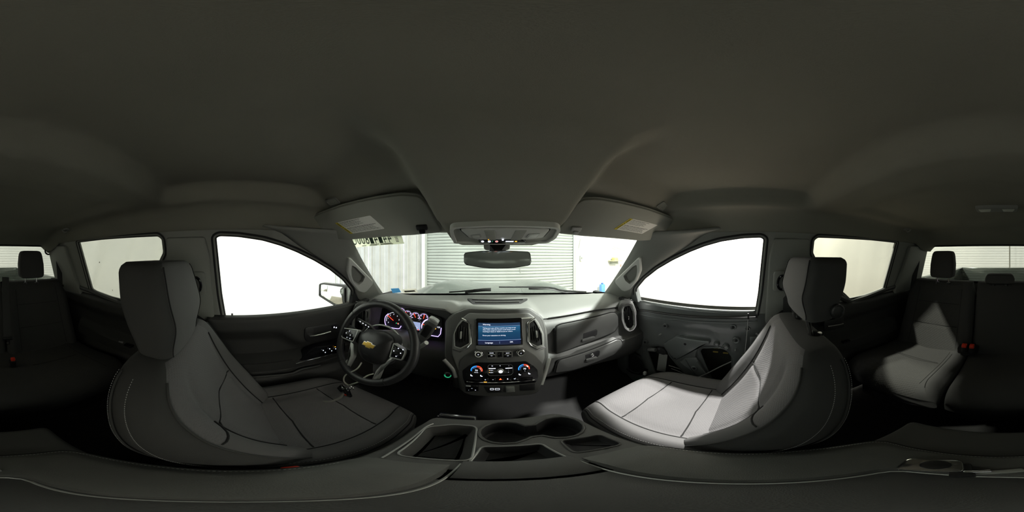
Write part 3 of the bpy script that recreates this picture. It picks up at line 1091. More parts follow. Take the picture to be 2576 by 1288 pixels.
for L in (tray_l, tray_c, tray_r):
    obj('tray_rim', tube([FC.p(a, b, .001) for a, b in inset(L, -.003)], .0022, 6, True), SILVER if L is not tray_r else CONSOLE, cn)
obj('body', loft([[FC.p(a * k, b, h) for a, b in deck] for k, h in ((1, -.002), (.99, -.03), (.93, -.20), (.90, -.44))], cap0=False), CONSOLE, cn)
obj('front_lip', box((-.112, .390, -.607), (.10, .03, .02), .008, 3), GLOSSBLK, cn)
# side rails of satin trim along the tray on the driver side
obj('side_trim', tube(spl([FC.p(*FC.px(u, v), .002) for u, v in [(960, 1152), (1000, 1128), (1040, 1100), (1070, 1075), (1090, 1066)]], 20), .0022, 6), SILVER, cn)
# rear box of the console
obj('bin', box((0, -.075, -.82), (.35, .50, .44), .02, 3), CONSOLE, cn)
# padded lid: U shaped cushion around a sunken mat
lidO = rpoly([(-.184, .150, .012), (-.186, -.12), (-.166, -.205, .03), (.166, -.212, .03), (.194, -.12), (.190, .150, .012)], .05, 5)
lidI = rpoly([(-.066, .19, .004), (-.068, -.155, .015), (.074, -.155, .015), (.070, .19, .004)], .01, 5)
lid = None
U = [(-.168, .165), (-.183, .13), (-.186, .0), (-.184, -.10), (-.160, -.195), (-.10, -.212), (0, -.212), (.10, -.212), (.165, -.198), (.192, -.10), (.194, 0), (.190, .13), (.160, .175)]
I = [(-.064, .185), (-.066, .14), (-.068, .0), (-.068, -.08), (-.062, -.12), (-.03, -.130), (0, -.130), (.03, -.130), (.066, -.12), (.075, -.08), (.076, 0), (.075, .13), (.070, .185)]
Us = [(p.x, p.y) for p in spl([(a, b, 0) for a, b in U], 60)]
Is = [(p.x, p.y) for p in spl([(a, b, 0) for a, b in I], 60)]
def lidp(i, k):
    t = k / 12
    a = Us[i][0] * (1 - t) + Is[i][0] * t
    b = Us[i][1] * (1 - t) + Is[i][1] * t
    h = .012 + .010 * math.sin(PI * t) ** .5
    if k == 0:
        h = -.03
    if k == 1:
        a, b = Us[i]; h = .002
    if k == 12:
        h = -.012
    fr_ = min(i, 59 - i) / 4
    if fr_ < 1:
        h = h * fr_ + (-.004) * (1 - fr_) if h > 0 else h
    return FC.p(a, b, h)
lp = ([lidp(i, k) for i in range(60) for k in range(13)], [(i * 13 + k, i * 13 + k + 1, (i + 1) * 13 + k + 1, (i + 1) * 13 + k) for i in range(59) for k in range(12)])
lid = obj('lid_pad', lp, LIDPAD, cn)
obj('stitching', stitches([FC.p(Us[i][0] * .955, Us[i][1] * .955, .0185) for i in range(3, 57)], .005, .003, .0006), THREAD, lid)
obj('lid_seam', tube([FC.p(Us[i][0] * .985, Us[i][1] * .985, .0125) for i in range(2, 58)], .0014, 5), SEAM, lid)
ml = obj('lid_mat', slab(FC, [(a * .93, b * .97 - .004) for a, b in Is] , -.02, -.004, .004), MATRUB, cn)
obj('lid_trim', tube([FC.p(a * .985, b * .99 - .002, -.001) for a, b in Is], .0022, 6), SATIN, cn)
obj('lid_front', loft([[V3((x, y, z)) for y, z in ((.195, -.606), (.190, -.596), (.165, -.592), (.135, -.594), (.115, -.604), (.115, -.62), (.195, -.62))] for x in [-.062 + .0133 * i for i in range(11)]]), CONSOLE, cn)
# camera clamp lying on the lid behind the camera
cl = thing('camera_clamp', 'small chrome and black clamp lying on the rear of the console lid', 'clamp', (.04, -.14, -.59))
fk = Fr((.040, -.150, -.5785), (.96, .28, 0), (-.28, .96, 0))
obj('body', slab(fk, rpoly(rect(0, 0, .066, .045), .012), 0, .016, .004), CHROME, cl)
obj('pad', slab(fk, circ(-.004, -.002, .017, 24), .016, .020, .002), BLACK, cl)
obj('jaw', slab(fk, rpoly(rect(-.030, .014, .022, .05), .004), 0, .012, .003), BLACK, cl)
obj('screw', lathe(Fr(fk.p(-.044, .02, .008), fk.ey, fk.n), [(.005, -.012), (.005, .012), (.003, .014)], 12), CHROME, cl)
obj('arm', slab(fk, rpoly(rect(-.062, .024, .05, .012), .003), 0, .006, .002), SATIN, cl)

# ================================================================== DASHBOARD
da = thing('dashboard', 'dark grey truck dashboard with chrome trimmed vents spanning the cab', 'dashboard', (0, .8, -1.0))
def prof_pass(x):
    b = 1.2 - .255 * (x / .77) ** 2 - .02
    c = .055 * sstep(.45, .74, abs(x))                 # the ends curve toward the seats
    return [(b, -.290), (b - .03, -.280), (.95 if b > .99 else b - .06, -.272), (.86 - c * .6, -.276), (.80 - c, -.288), (.757 - c, -.304), (.745 - c, -.318), (.748 - c, -.324),
            (.735 - c, -.330), (.715 - c, -.345), (.705 - c, -.37), (.700 - c, -.44), (.700 - c, -.495), (.685 - c, -.508), (.665 - c, -.520), (.660 - c, -.56), (.672 - c, -.62), (.70 - c, -.68), (.76, -.73), (.90, -.76)]
def prof_mid(x):
    b = 1.2 - .255 * (x / .77) ** 2 - .02
    return [(b, -.290), (b - .03, -.278), (.97, -.266), (.88, -.262), (.82, -.258), (.785, -.258), (.768, -.262), (.762, -.268),
            (.758, -.275), (.756, -.285), (.752, -.30), (.740, -.35), (.715, -.42), (.70, -.46), (.69, -.49), (.68, -.53), (.665, -.58), (.66, -.62), (.67, -.66), (.90, -.70)]
def prof_drv(x):
    b = 1.2 - .255 * (x / .77) ** 2 - .02
    return [(b, -.290), (b - .03, -.280), (.95 if b > .99 else b - .06, -.262), (.85, -.246), (.78, -.243), (.74, -.246), (.722, -.252), (.720, -.259),
            (.735, -.266), (.79, -.275), (.835, -.30), (.825, -.38), (.80, -.475), (.77, -.482), (.715, -.488), (.695, -.50), (.685, -.56), (.69, -.64), (.74, -.73), (.90, -.76)]
def prof(x):
    wm = sstep(.215, .16, abs(x))
    wd = sstep(-.155, -.245, x) * sstep(-.725, -.655, x)
    A, B, C = prof_pass(x), prof_mid(x), prof_drv(x)
    R = []
    for a, b, c in zip(A, B, C):
        y = a[0]; z = a[1]
        y += (c[0] - y) * wd; z += (c[1] - z) * wd
        y += (b[0] - y) * wm; z += (b[1] - z) * wm
        R.append(V3((x, y, z)))
    return R
xs_ = [-.80 + 1.60 * i / 120 for i in range(121)]
body = loft([prof(x) for x in xs_], closed=False)
mi = [0 if (f[0] % 20) < 7 else 1 for f in body[1]]
dbody = obj('dash_shell', (body[0], body[1], mi), [DASHTOP, DASH], da, autos=50)
def dtop(x, y):
    P = prof(x)
    for a, b in zip(P[:8], P[1:8]):
        if b.y <= y <= a.y:
            return a.z + (b.z - a.z) * (a.y - y) / (a.y - b.y)
    return -.28
obj('pad_seam', tube([prof(x)[6] + V3((0, -.002, .001)) for x in [.245 + .5 * i / 30 for i in range(31)]], .0022, 6), SEAM, dbody)
# defroster grille in the middle of the top
gl = [at(u, v, z=-.258) for u, v in [(1175, 751), (1328, 751), (1310, 764), (1190, 765)]]
fg = Fr((0, 0, -.259), (1, 0, 0), (0, 1, 0))
G = rpoly([(p.x, p.y) for p in gl], .008, 3)
gr = obj('top_grille', slab(fg, G, -.006, .002, .002), BLACKM, da)
for k in (.25, .75):
    obj('grille_bar', tube([gl[0].lerp(gl[3], k) + V3((.02, 0, .003)), gl[1].lerp(gl[2], k) + V3((-.02, 0, .003))], (.008, .003), 8), DASHTOP, gr)
for sx in (-1, 1):
    sv = obj('side_defroster', slab(Fr((sx * .735, .70, -.285), (1, 0, 0), (0, 1, .15)), rpoly(rect(0, 0, .035, .10), .006), -.01, .004, .002), BLACKM, da)
    for k in range(5):
        obj('fin', box((sx * .735, .662 + .019 * k, -.281), (.03, .005, .008), .001), DASH, sv)
obj('dash_end', box((-.785, .74, -.50), (.03, .26, .36), .02, 3), DASH, da)
obj('dash_end', box((.785, .76, -.50), (.03, .22, .36), .02, 3), DASH, da)

# ---- centre stack
FS = Fr((0, .640, -.45), (1, 0, 0), (0, .376, .927))
st = obj('centre_stack', slab(FS, rpoly(FS.pl([(1118, 806), (1134, 790), (1177, 774), (1333, 774), (1368, 797), (1379, 832), (1383, 902), (1363, 976), (1345, 990), (1172, 992), (1155, 983), (1148, 948), (1116, 904)]), .02, 4), -.10, -.004, .012), DASH, da)
P = FS.pl([(1149, 940), (1122, 900), (1124, 822), (1137, 796), (1180, 779), (1330, 779), (1362, 800), (1373, 838), (1376, 900), (1362, 960)])
obj('stitching', stitches([FS.p(a, b, -.002) for a, b in P], .005, .003, .0006), THREAD, st)
Bz = rpoly(FS.pl([(1140, 842), (1152, 815), (1165, 799), (1180, 787), (1330, 787), (1344, 797), (1356, 812), (1368, 840), (1370, 900), (1345, 960), (1330, 985), (1190, 986), (1170, 960), (1150, 925), (1137, 890)]), .01, 3)
obj('stack_bezel', slab(FS, Bz, -.02, .006, .006), SILVER, st)
obj('bezel_top', loft([[FS.p(a, b, h) for (a, b), h in zip(FS.pl([(1163, 801), (1178, 787), (1332, 787), (1346, 799), (1330, 801), (1180, 802)]), (.004, -.016, -.016, .004, .014, .014))], [FS.p(a, b, -.03) for a, b in FS.pl([(1163, 801), (1178, 787), (1332, 787), (1346, 799), (1330, 801), (1180, 802)])]]), mat('polished_silver', (.45, .46, .45), .12, .6), st, smooth=False)
Lp = rpoly(FS.pl([(1198, 876), (1312, 873), (1345, 893), (1363, 912), (1366, 945), (1352, 985), (1335, 991), (1185, 992), (1166, 985), (1154, 940), (1156, 910), (1166, 897)]), .01, 3)
obj('lower_bezel', slab(FS, Lp, .0, .012, .004), DASH, st)
# screen
sf = rpoly(FS.pl([(1197, 804), (1200, 801), (1309, 799), (1313, 803), (1314, 868), (1310, 871), (1202, 874), (1198, 870)]), .006, 3)
obj('screen_frame', slab(FS, sf, 0, .013, .003), GLOSSBLK, st)
obj('screen_ledge', slab(FS, rpoly(FS.pl([(1198, 868), (1314, 866), (1315, 872), (1308, 876), (1203, 878), (1198, 875)]), .004), .0, .020, .004), SILVER, st)
def scr_mat():
    m = bpy.data.materials.new('lit_screen'); m.use_nodes = True
    nt = m.node_tree; N = nt.nodes; L = nt.links; b = N['Principled BSDF']
    b.inputs['Base Color'].default_value = (.005, .005, .01, 1); b.inputs['Roughness'].default_value = .15
    tc = N.new('ShaderNodeTexCoord'); sx = N.new('ShaderNodeSeparateXYZ'); L.new(tc.outputs['Generated'], sx.inputs[0])
    rp = N.new('ShaderNodeValToRGB'); L.new(sx.outputs['Z'], rp.inputs['Fac'])
    e = rp.color_ramp.elements
    e[0].position = 0; e[0].color = (.006, .01, .03, 1)
    e[1].position = 1; e[1].color = (.02, .045, .09, 1)
    for p, c in ((.20, (.006, .012, .05, 1)), (.23, (.006, .032, .085, 1)), (.55, (.008, .048, .105, 1)), (.83, (.02, .10, .20, 1)), (.86, (.015, .04, .09, 1))):
        q = e.new(p); q.color = c
    L.new(rp.outputs['Color'], b.inputs['Emission Color']); b.inputs['Emission Strength'].default_value = 1.0
    return m
D = FS.pl([(1203, 812), (1308, 811), (1310, 865), (1203, 867)], .014)
scr = obj('screen', slab(FS, D, .012, .0145), scr_mat(), st, smooth=False)
dl = D[0][0]; dr = D[1][0]; dt = D[0][1]; db = D[3][1]; dw = dr - dl; dh = dt - db
SCRH = .0150
def stx(s, fx, fy, size, align='LEFT', m=GWHITE, wide=1.0):
    return text(FS, s, dl + dw * fx, db + dh * fy, size, SCRH, align, wide=wide)
tx = join(stx('Warning', .11, .925, dh * .088), stx('Taking your eyes off the road for too long or too', .11, .765, dh * .068), stx('often while using this system could cause a crash', .11, .685, dh * .068),
          stx('resulting in injury or death to you or others.', .11, .605, dh * .068), stx('Focus your attention on driving.', .11, .43, dh * .072), stx('Language', .17, .095, dh * .085), stx('OK', .73, .11, dh * .09))
obj('screen_text', tx, GWHITE, st, smooth=False, kind='stuff')
obj('screen_rule', join(fbox(FS, (dl + dr) / 2, db + dh * .205, .0148, dw * .99, .0012, .0004, 0), fbox(FS, (dl + dr) / 2, db + dh * .855, .0148, dw * .99, .0008, .0004, 0), fbox(FS, dl + dw * .5, db + dh * .1, .0148, .0008, dh * .1, .0004, 0)), glow('rule_backlight', (.35, .5, .8), .8), st, smooth=False)
# vents beside the screen
for k, pts in enumerate(([(1142, 838), (1150, 820), (1164, 804), (1181, 811), (1183, 864), (1159, 877), (1143, 872)], [(1329, 812), (1344, 802), (1352, 815), (1364, 838), (1366, 868), (1352, 873), (1330, 862)])):
    A = rpoly(FS.pl(pts, .006), .006, 3)
    v = obj('air_vent', ringf(FS, A, inset(A, .004), -.01, .0115), SATIN, st)
    obj('vent_cavity', slab(FS, inset(A, .003), -.06, .0072, 0), BLACKM, v)
    xs2 = [a for a, b in A]; ys2 = [b for a, b in A]
    cx_, cy_ = sum(xs2) / len(xs2), sum(ys2) / len(ys2)
    w_, h_ = max(xs2) - min(xs2), max(ys2) - min(ys2)
    for i in range(5):
        a = cx_ + w_ * (-.30 + .15 * i)
        hh = h_ * (.62 - .18 * abs(i - 2) * .5)
        obj('vane', fbox(FS, a, cy_, .0085, .0022, hh, .006, .0008, 1), BLACK, v)
    obj('vent_tab', fbox(FS, cx_, cy_ - h_ * .02, .014, .007, h_ * .26, .014, .003, 2), SATIN, v)
    brk = [(1162, 801), (1178, 809), (1184, 816), (1186, 864), (1176, 876), (1158, 884), (1140, 878)] if k == 0 else [(1345, 799), (1330, 808), (1326, 814), (1327, 858), (1334, 868), (1350, 878), (1370, 872)]
    obj('vent_bracket', tube([FS.p(a, b, .009) for a, b in FS.pl(brk)], .0035, 8), CHROME, v)
# audio knobs, buttons
def knob(u, v, r, h0, hh, m, name, ringm=None):
    a, b = FS.px(u, v, h0)
    n = obj(name, lathe(FS, [(r * 1.15, h0 - .002), (r * 1.15, h0 + .002), (r, h0 + .003), (r * .96, h0 + hh * .8), (r * .88, h0 + hh), (r * .70, h0 + hh), (r * .66, h0 + hh - .002), (r * .2, h0 + hh - .002)], 28, a, b), m, st)
    return a, b, n
for (u, v), sym in (((1204, 890), 'power'), ((1309, 887), 'tick')):
    a, b, n = knob(u, v, .0150, .012, .016, CHROME, 'audio_knob')
    obj('knob_face', lathe(FS, [(.0098, .0258), (.0098, .0272), (.004, .0275)], 20, a, b), BLACK, st)
    obj('knob_mark', text(FS, 'o' if sym == 'power' else 'v', a, b, .010, .0282, 'CENTER'), GWHITE, st, smooth=False)
obj('button_plate', slab(FS, rpoly(FS.pl([(1224, 890), (1230, 883), (1284, 882), (1290, 889), (1290, 898), (1225, 902)], .012), .004), .010, .0135, .0015), SILVER, st)
for i, (u0, u1) in enumerate(((1227, 1246), (1252, 1263), (1268, 1287))):
    A = rpoly(FS.pl([(u0, 886), (u1, 885.5), (u1, 898), (u0, 899)], .0135), .002, 2)
    obj('push_button', slab(FS, A, .012, .018, .0015), GLOSSBLK, st)
    if i != 1:
        mid = FS.px((u0 + u1) / 2, 892, .018)
        obj('button_strip', fbox(FS, mid[0], mid[1], .0182, .026, .0022, .001, .0004, 1), SATIN if i == 2 else CHROME, st)
        obj('button_mark', join(text(FS, ['HOME', '', 'BACK'][i][:4], mid[0], mid[1] + .007, .0055, .0186, 'CENTER'), text(FS, ['<<', '', '>>'][i], mid[0], mid[1] - .006, .0065, .0186, 'CENTER')), GWHITE, st, smooth=False)
# climate panel
Cl = rpoly(FS.pl([(1165, 952), (1163, 932), (1178, 920), (1200, 911), (1322, 908), (1340, 917), (1352, 930), (1354, 948), (1348, 962), (1170, 966)], .012), .006, 3)
obj('climate_panel', slab(FS, Cl, .008, .0145, .002), GLOSSBLK, st)
for u, v, tcol in ((1199, 931, 0), (1318, 927, 1)):
    a, b, n = knob(u, v, .0165, .0145, .016, CHROME, 'temperature_knob')
    obj('knob_face', lathe(FS, [(.0125, .0292), (.0125, .0302), (.004, .0305)], 24, a, b), GLOSSBLK, st)
    obj('knob_mark', join(text(FS, '70', a, b + .003, .011, .031, 'CENTER'), text(FS, 'AUTO' if not tcol else 'A', a, b - .007, .005, .031, 'CENTER')), GWHITE, st, smooth=False)
    for c0, c1, m in ((PI * 1.08, PI * .5, GBLUE), (PI * .5, -PI * .08, GRED)):
        obj('dial_light', tube([FS.p(a + .0205 * math.cos(c0 + (c1 - c0) * i / 12), b + .0205 * math.sin(c0 + (c1 - c0) * i / 12), .0155) for i in range(13)], .0016, 6), m, st)
    for dx in (-.018, .018):
        c = (a + dx, b - .028)
        obj('seat_heat_mark', slab(FS, rpoly([(c[0] - .004, c[1] + .004), (c[0] - .001, c[1] + .004), (c[0], c[1] - .001), (c[0] + .005, c[1] - .002), (c[0] + .004, c[1] - .005), (c[0] - .003, c[1] - .004)], .001, 2), .0145, .0152), GWHITE, st)
cb = rpoly(FS.pl([(1227, 921), (1231, 917), (1285, 916), (1290, 920), (1291, 938), (1286, 943), (1230, 945), (1227, 940)], .0145), .003, 3)
obj('climate_buttons', ringf(FS, cb, inset(cb, .0014), .014, .0165), SILVER, st)
for u, v, w in ((1238, 927, .026), (1280, 926, .026)):
    a, b = FS.px(u, v, .015)
    obj('button_strip', fbox(FS, a, b, .016, w, .003, .002, .0006, 1), GWHITE, st)
a, b, n = knob(1259, 933, .0105, .0145, .012, SATIN, 'fan_knob')
obj('knob_face', lathe(FS, [(.0076, .0252), (.0076, .0262), (.003, .0264)], 18, a, b), GWHITE, st)
for u, v, s, m in ((1238, 921, '70', GWHITE), (1258, 920, 'A', GWHITE), (1280, 920, '~', GWHITE), (1236, 932, '>W=', GWHITE), (1236, 937.5, '>W=', GWHITE), (1279, 931, '-', GWHITE), (1279, 936.5, '=', GWHITE)):
    q = FS.px(u, v, .0150)
    obj('button_mark', text(FS, s, q[0], q[1], .0062, .0152, 'CENTER'), m, st, smooth=False)
for v in (931.5, 937):
    q = FS.px(1231, v, .0152)
    obj('indicator', fbox(FS, q[0], q[1], .0154, .0025, .0025, .0006, .0003, 1), GAMBER, st)
# switch row with its bright strip
for i, (u0, u1) in enumerate(((1175, 1211), (1215, 1229), (1233, 1247), (1251, 1267), (1271, 1286), (1290, 1304), (1308, 1340))):
    k = (u0 - 1175) / 165
    A = rpoly(FS.pl([(u0, 951 - 3 * k), (u1, 950.5 - 3 * k), (u1, 959 - 3 * k), (u0, 960 - 3 * k)], .0145), .0015, 2)
    sw = obj('rocker_switch', slab(FS, A, .010, .019, .002), GLOSSBLK, st)
A = FS.pl([(1174, 960.5), (1345, 956)], .018)
obj('switch_strip', tube([FS.p(*A[0], .0175), FS.p(*A[1], .0175)], .0016, 6), CHROME, st)
def mark(u, v, V, m, h=.0196):
    obj('switch_mark', V, m, st, smooth=False)
q = FS.px(1259, 954, .019)
obj('hazard_mark', loft([[FS.p(q[0] + r * math.cos(PI / 2 + 2 * PI * i / 3), q[1] + r * math.sin(PI / 2 + 2 * PI * i / 3), .0196) for i in range(3)] for r in (.0062, .0028)], cap0=False, cap1=False), GRED, st, smooth=False)
obj('hazard_mark', slab(FS, [(q[0] + .0028 * math.cos(PI / 2 + 2 * PI * i / 3), q[1] + .0028 * math.sin(PI / 2 + 2 * PI * i / 3)) for i in range(3)], .0192, .0197), GAMBER, st, smooth=False)
for u, v, s in ((1221, 955, 'n'), (1240, 955, '~'), (1277, 953.5, '8'), (1295, 952.5, 'o/')):
    q = FS.px(u, v, .019)
    obj('switch_mark', text(FS, s, q[0], q[1], .0095, .0196, 'CENTER'), GWHITE, st, smooth=False)
q = FS.px(1221, 961, .019)
obj('indicator', fbox(FS, q[0], q[1], .0195, .011, .0026, .001, .0004, 1), GAMBER, st)
# bottom row: trailer brake, usb ports, power socket
q0 = FS.pl([(1170, 968), (1204, 967), (1204, 983), (1172, 985)], .012)
obj('brake_controller', slab(FS, rpoly(q0, .003), .008, .016, .002), GLOSSBLK, st)
q = FS.px(1178, 970.5, .016); obj('brake_slider', fbox(FS, q[0], q[1], .018, .018, .0045, .004, .0015, 2), mat('white_slider', (.7, .7, .72), .4), st)
for u, v, s in ((1179, 981, '-'), (1187, 977, '~'), (1196, 981.5, '+')):
    q = FS.px(u, v, .0162); obj('switch_mark', text(FS, s, q[0], q[1], .009, .0164, 'CENTER'), GWHITE, st, smooth=False)
obj('port_panel', slab(FS, rpoly(FS.pl([(1216, 972), (1262, 971), (1262, 987), (1226, 988)], .012), .003), .006, .014, .002), BLACK, st)
for u0, u1, v, hh in ((1233, 1242, 979, .0042), (1245, 1257, 979, .0068)):
    A = FS.pl([(u0, v - 2.2), (u1, v - 2.3), (u1, v + 2), (u0, v + 2.1)], .014)
    A = rpoly(A, .0015, 2)
    obj('usb_port', ringf(FS, A, inset(A, .0011), .013, .0150), GWHITE, st)
A = rpoly(FS.pl([(1272, 972), (1294, 971), (1295, 985), (1273, 986)], .014), .003, 3)
obj('power_socket', slab(FS, A, .008, .022, .003), mat('grey_socket_cover', (.16, .17, .16), .5), st)
obj('blank_cover', slab(FS, rpoly(FS.pl([(1307, 968), (1346, 964), (1346, 981), (1308, 983)], .012), .003), .008, .0145, .0015), BLACK, st)
# silver legs flanking the lower stack
for pts in ([(1116, 905), (1126, 916), (1140, 932), (1147, 950)], [(1383, 902), (1378, 920), (1370, 945), (1362, 968)]):
    obj('stack_leg', tube(spl([FS.p(a, b, -.004) for a, b in FS.pl(pts)], 12), (.009, .005), 10, flat=tuple(FS.n)), SATIN, st)
# start button
ab = at(1127, 943, y=.66)
fsb = Fr(ab, (1, 0, .0), (0, .3, .95))
sbt = obj('start_button', lathe(fsb, [(.019, -.01), (.019, .004), (.016, .006), (.0145, .003), (.006, .003)], 28), CHROME, da)
obj('button_face', lathe(fsb, [(.0105, .003), (.0105, .0055), (.004, .006)], 20), BLACK, sbt)
obj('button_glow', tube([fsb.p(.0125 * math.cos(PI + PI * i / 12), .0125 * math.sin(PI + PI * i / 12), .0050) for i in range(13)], .0012, 6), GGREEN, sbt)
obj('knee_panel', box((-.16, .685, -.62), (.06, .05, .20), .02, 3), DASH, da)

# ---- glove boxes
FG = Fr((.43, .680, -.43), (1, -.065, 0), (0, .03, 1))
U_ = rpoly(FG.pl([(1397, 826), (1400, 820), (1410, 815), (1535, 786), (1547, 786), (1553, 795), (1554, 818), (1545, 833), (1470, 862), (1398, 888)]), .012, 4)
gb = obj('glove_box_door', slab(FG, U_, -.01, .010, .006), DASH, da)
obj('door_gap', tube([FG.p(a, b, .0035) for a, b in inset(U_, -.003)], .003, 6, True), SEAM, gb)
Hh = rpoly(FG.pl([(1467, 839), (1500, 828), (1503, 831), (1502, 842), (1495, 848), (1466, 857)], .01), .004, 3)
obj('handle_recess', slab(FG, Hh, .006, .0105, .0005), BLACK, gb)
obj('handle', slab(FG, rpoly(FG.pl([(1464, 854), (1492, 846), (1497, 847), (1494, 852), (1468, 860), (1463, 859)], .014), .003), .008, .018, .003), DASH, gb)
FG2 = Fr((.43, .650, -.58), (1, -.065, 0), (0, -.12, 1))
L_ = rpoly(FG2.pl([(1400, 914), (1404, 907), (1412, 903), (1550, 853), (1560, 854), (1564, 862), (1560, 876), (1545, 889), (1490, 912), (1440, 929), (1395, 936)]), .012, 4)
gb2 = obj('glove_box_door', slab(FG2, L_, -.03, .010, .006), DASH, da)
obj('door_gap', tube([FG2.p(a, b, .0025) for a, b in inset(L_, -.003)], .003, 6, True), SEAM, gb2)
Hh = rpoly(FG2.pl([(1472, 893), (1504, 881), (1509, 883), (1508, 893), (1501, 900), (1474, 909)], .01), .004, 3)
obj('handle_recess', slab(FG2, Hh, .006, .0105, .0005), BLACK, gb2)
obj('handle', slab(FG2, rpoly(FG2.pl([(1474, 904), (1500, 897), (1503, 899), (1500, 903), (1478, 910), (1473, 909)], .014), .003), .008, .018, .003), DASH, gb2)
q = FG2.px(1489.5, 893, .012)
obj('key_lock', lathe(FG2, [(.010, .009), (.010, .015), (.0085, .017), (.003, .016)], 20, *q), CHROME, gb2)
# chrome framed outer vents
FVR = Fr((.695, .622, -.385), (.80, -.60, 0), (.0, .10, 1))
ov = [(1561, 777), (1567, 766), (1582, 762), (1590, 765), (1598, 785), (1600, 818), (1593, 829), (1582, 833), (1571, 825), (1563, 803)]
OV = rpoly(FVR.pl(ov), .010, 3)
sx_ = FVR.mirror()
for left in (False, True):
    mm = mirx if left else (lambda x: x)
    hs2 = obj('side_vent', mm(ringf(FVR, OV, inset(OV, .006), -.03, .012)), CHROME, da)
    obj('vent_bezel', mm(ringf(FVR, inset(OV, .006), inset(OV, .016), -.02, .010, .002)), SILVER, hs2)
    obj('vent_pod', mm(slab(FVR, inset(OV, -.012), -.08, -.012, .01)), DASH, hs2)
    I2 = inset(OV, .015)
    obj('vent_cavity', mm(slab(FVR, I2, -.03, -.006, 0)), BLACKM, hs2)
    xa, xb = min(a for a, b in I2), max(a for a, b in I2)
    ya, yb = min(b for a, b in I2), max(b for a, b in I2)
    for i in range(6):
        a = xa + (xb - xa) * (.12 + .152 * i)
        k = 1 - .45 * abs(i - 2.5) / 2.5
        obj('vane', mm(fbox(FVR, a, (ya + yb) / 2, .0, .0022, (yb - ya) * k * .98, .014, .0008, 1)), BLACK, hs2)
    obj('vent_tab', mm(fbox(FVR, (xa + xb) / 2, (ya + yb) / 2, .008, .006, .022, .012, .002, 2)), CHROME, hs2)
# light switch cluster left of the column
fls = Fr((-.735, .640, -.50), (.9, .42, 0), (0, .1, 1))
ls = obj('light_switch', slab(fls, rpoly(rect(0, 0, .075, .10), .01), -.02, .006, .003), BLACK, da)
for i in range(3):
    obj('push_button', fbox(fls, -.018 + .018 * i, -.03, .008, .013, .02, .008, .002), GLOSSBLK, ls)
obj('rotary_knob', lathe(fls, [(.018, .004), (.017, .016), (.014, .018), (.004, .018)], 22, .0, .018), BLACK, ls)

# ---- instrument cluster
FI = Fr((-.46, .800, -.39), (1, 0, 0), (0, .25, .97))
ic = obj('instrument_cluster', slab(FI, rpoly(FI.pl([(938, 775), (1030, 776), (1075, 786), (1112, 800), (1113, 855), (1060, 846), (940, 830)]), .015, 4), -.03, 0, .004), BLACKM, da)
def arcs(c, r, a0, a1, n=22):
    return [(c[0] + r * math.cos(a0 + (a1 - a0) * i / n), c[1] + r * math.sin(a0 + (a1 - a0) * i / n)) for i in range(n + 1)]
# four small gauges
for i, (u, v, na) in enumerate(((1009, 785, 75), (1025, 792, 130), (1045, 797, 120), (1066, 800, 82))):
    c = FI.px(u, v, .003)
    r = .0300
    g = obj('small_gauge', ringf(FI, circ(*c, r, 32), circ(*c, r * .93, 32), 0, .006), SATIN, ic)
    obj('gauge_arc', tube([FI.p(a, b, .004) for a, b in arcs(c, r * .80, PI * 1.15, -PI * .15)], .0011, 5), GVIOLET, ic)
    t_ = math.radians(na)
    obj('needle', tube([FI.p(c[0] - .004 * math.cos(t_), c[1] - .004 * math.sin(t_), .005), FI.p(c[0] + r * .72 * math.cos(t_), c[1] + r * .72 * math.sin(t_), .005)], .0016, 6), GRED, ic)
    obj('gauge_mark', join(*[fbox(FI, c[0] + r * .62 * math.cos(q), c[1] + r * .62 * math.sin(q), .0035, .0045, .0035, .0005, 0) for q in (PI * 1.12, PI * .8, PI * .5, PI * .15, -PI * .1)]), GWHITE, ic, smooth=False)
# two big gauges
for i, (pts, c_, r, na, digits) in enumerate((([(977, 789), (970, 796), (968, 806), (970, 816), (976, 822), (1002, 827), (1009, 820)], (990, 806), .070, 152, ['0', '1', '2', '3', '4', '5', '6']),
                                         ([(1083, 803), (1069, 806), (1061, 817), (1061, 828)], (1085, 826), .072, 160, ['20', '40', '60', '80', '100', '120']))):
    c = FI.px(*c_, .003)
    A = FI.pl(pts, .004)
    obj('gauge_ring', tube(spl([FI.p(a, b, .004) for a, b in A], 30), .0022, 6), GVIOLET, ic)
    if i == 0:
        obj('gauge_arc', tube([FI.p(a, b, .004) for a, b in arcs(c, r * .72, PI * 1.1, PI * .45)], .0010, 5), GWHITE, ic)
    else:
        obj('gauge_arc', tube([FI.p(a, b, .004) for a, b in arcs(c, r * .74, PI * 1.0, PI * .35)], .0010, 5), GWHITE, ic)
        B = FI.pl([(1079, 843), (1102, 847), (1108, 840), (1110, 825)], .004)
        obj('gauge_ring', tube([FI.p(a, b, .004) for a, b in B], .0022, 6), GVIOLET, ic)
    t_ = math.radians(na)
    obj('needle', tube([FI.p(c[0], c[1], .006), FI.p(c[0] + r * .74 * math.cos(t_), c[1] + r * .74 * math.sin(t_), .006)], .0020, 6), GRED, ic)
    ms = []
    for k, dg in enumerate(digits):
        q = PI * 1.18 - k * PI * 1.3 / 6
        ms.append(text(FI, dg, c[0] + r * .56 * math.cos(q), c[1] + r * .56 * math.sin(q), .012, .0045, 'CENTER'))
    obj('gauge_numbers', join(*ms), GWHITE, ic, smooth=False, kind='stuff')
q = FI.pl([(1025, 807), (1057, 812), (1056, 831), (1034, 829)], .004)
ds = obj('cluster_display', slab(FI, q, 0, .004), glow('display_backlight', (.28, .34, .55), 1.0), ic, smooth=False)
qa = FI.px(1031, 815, .005)
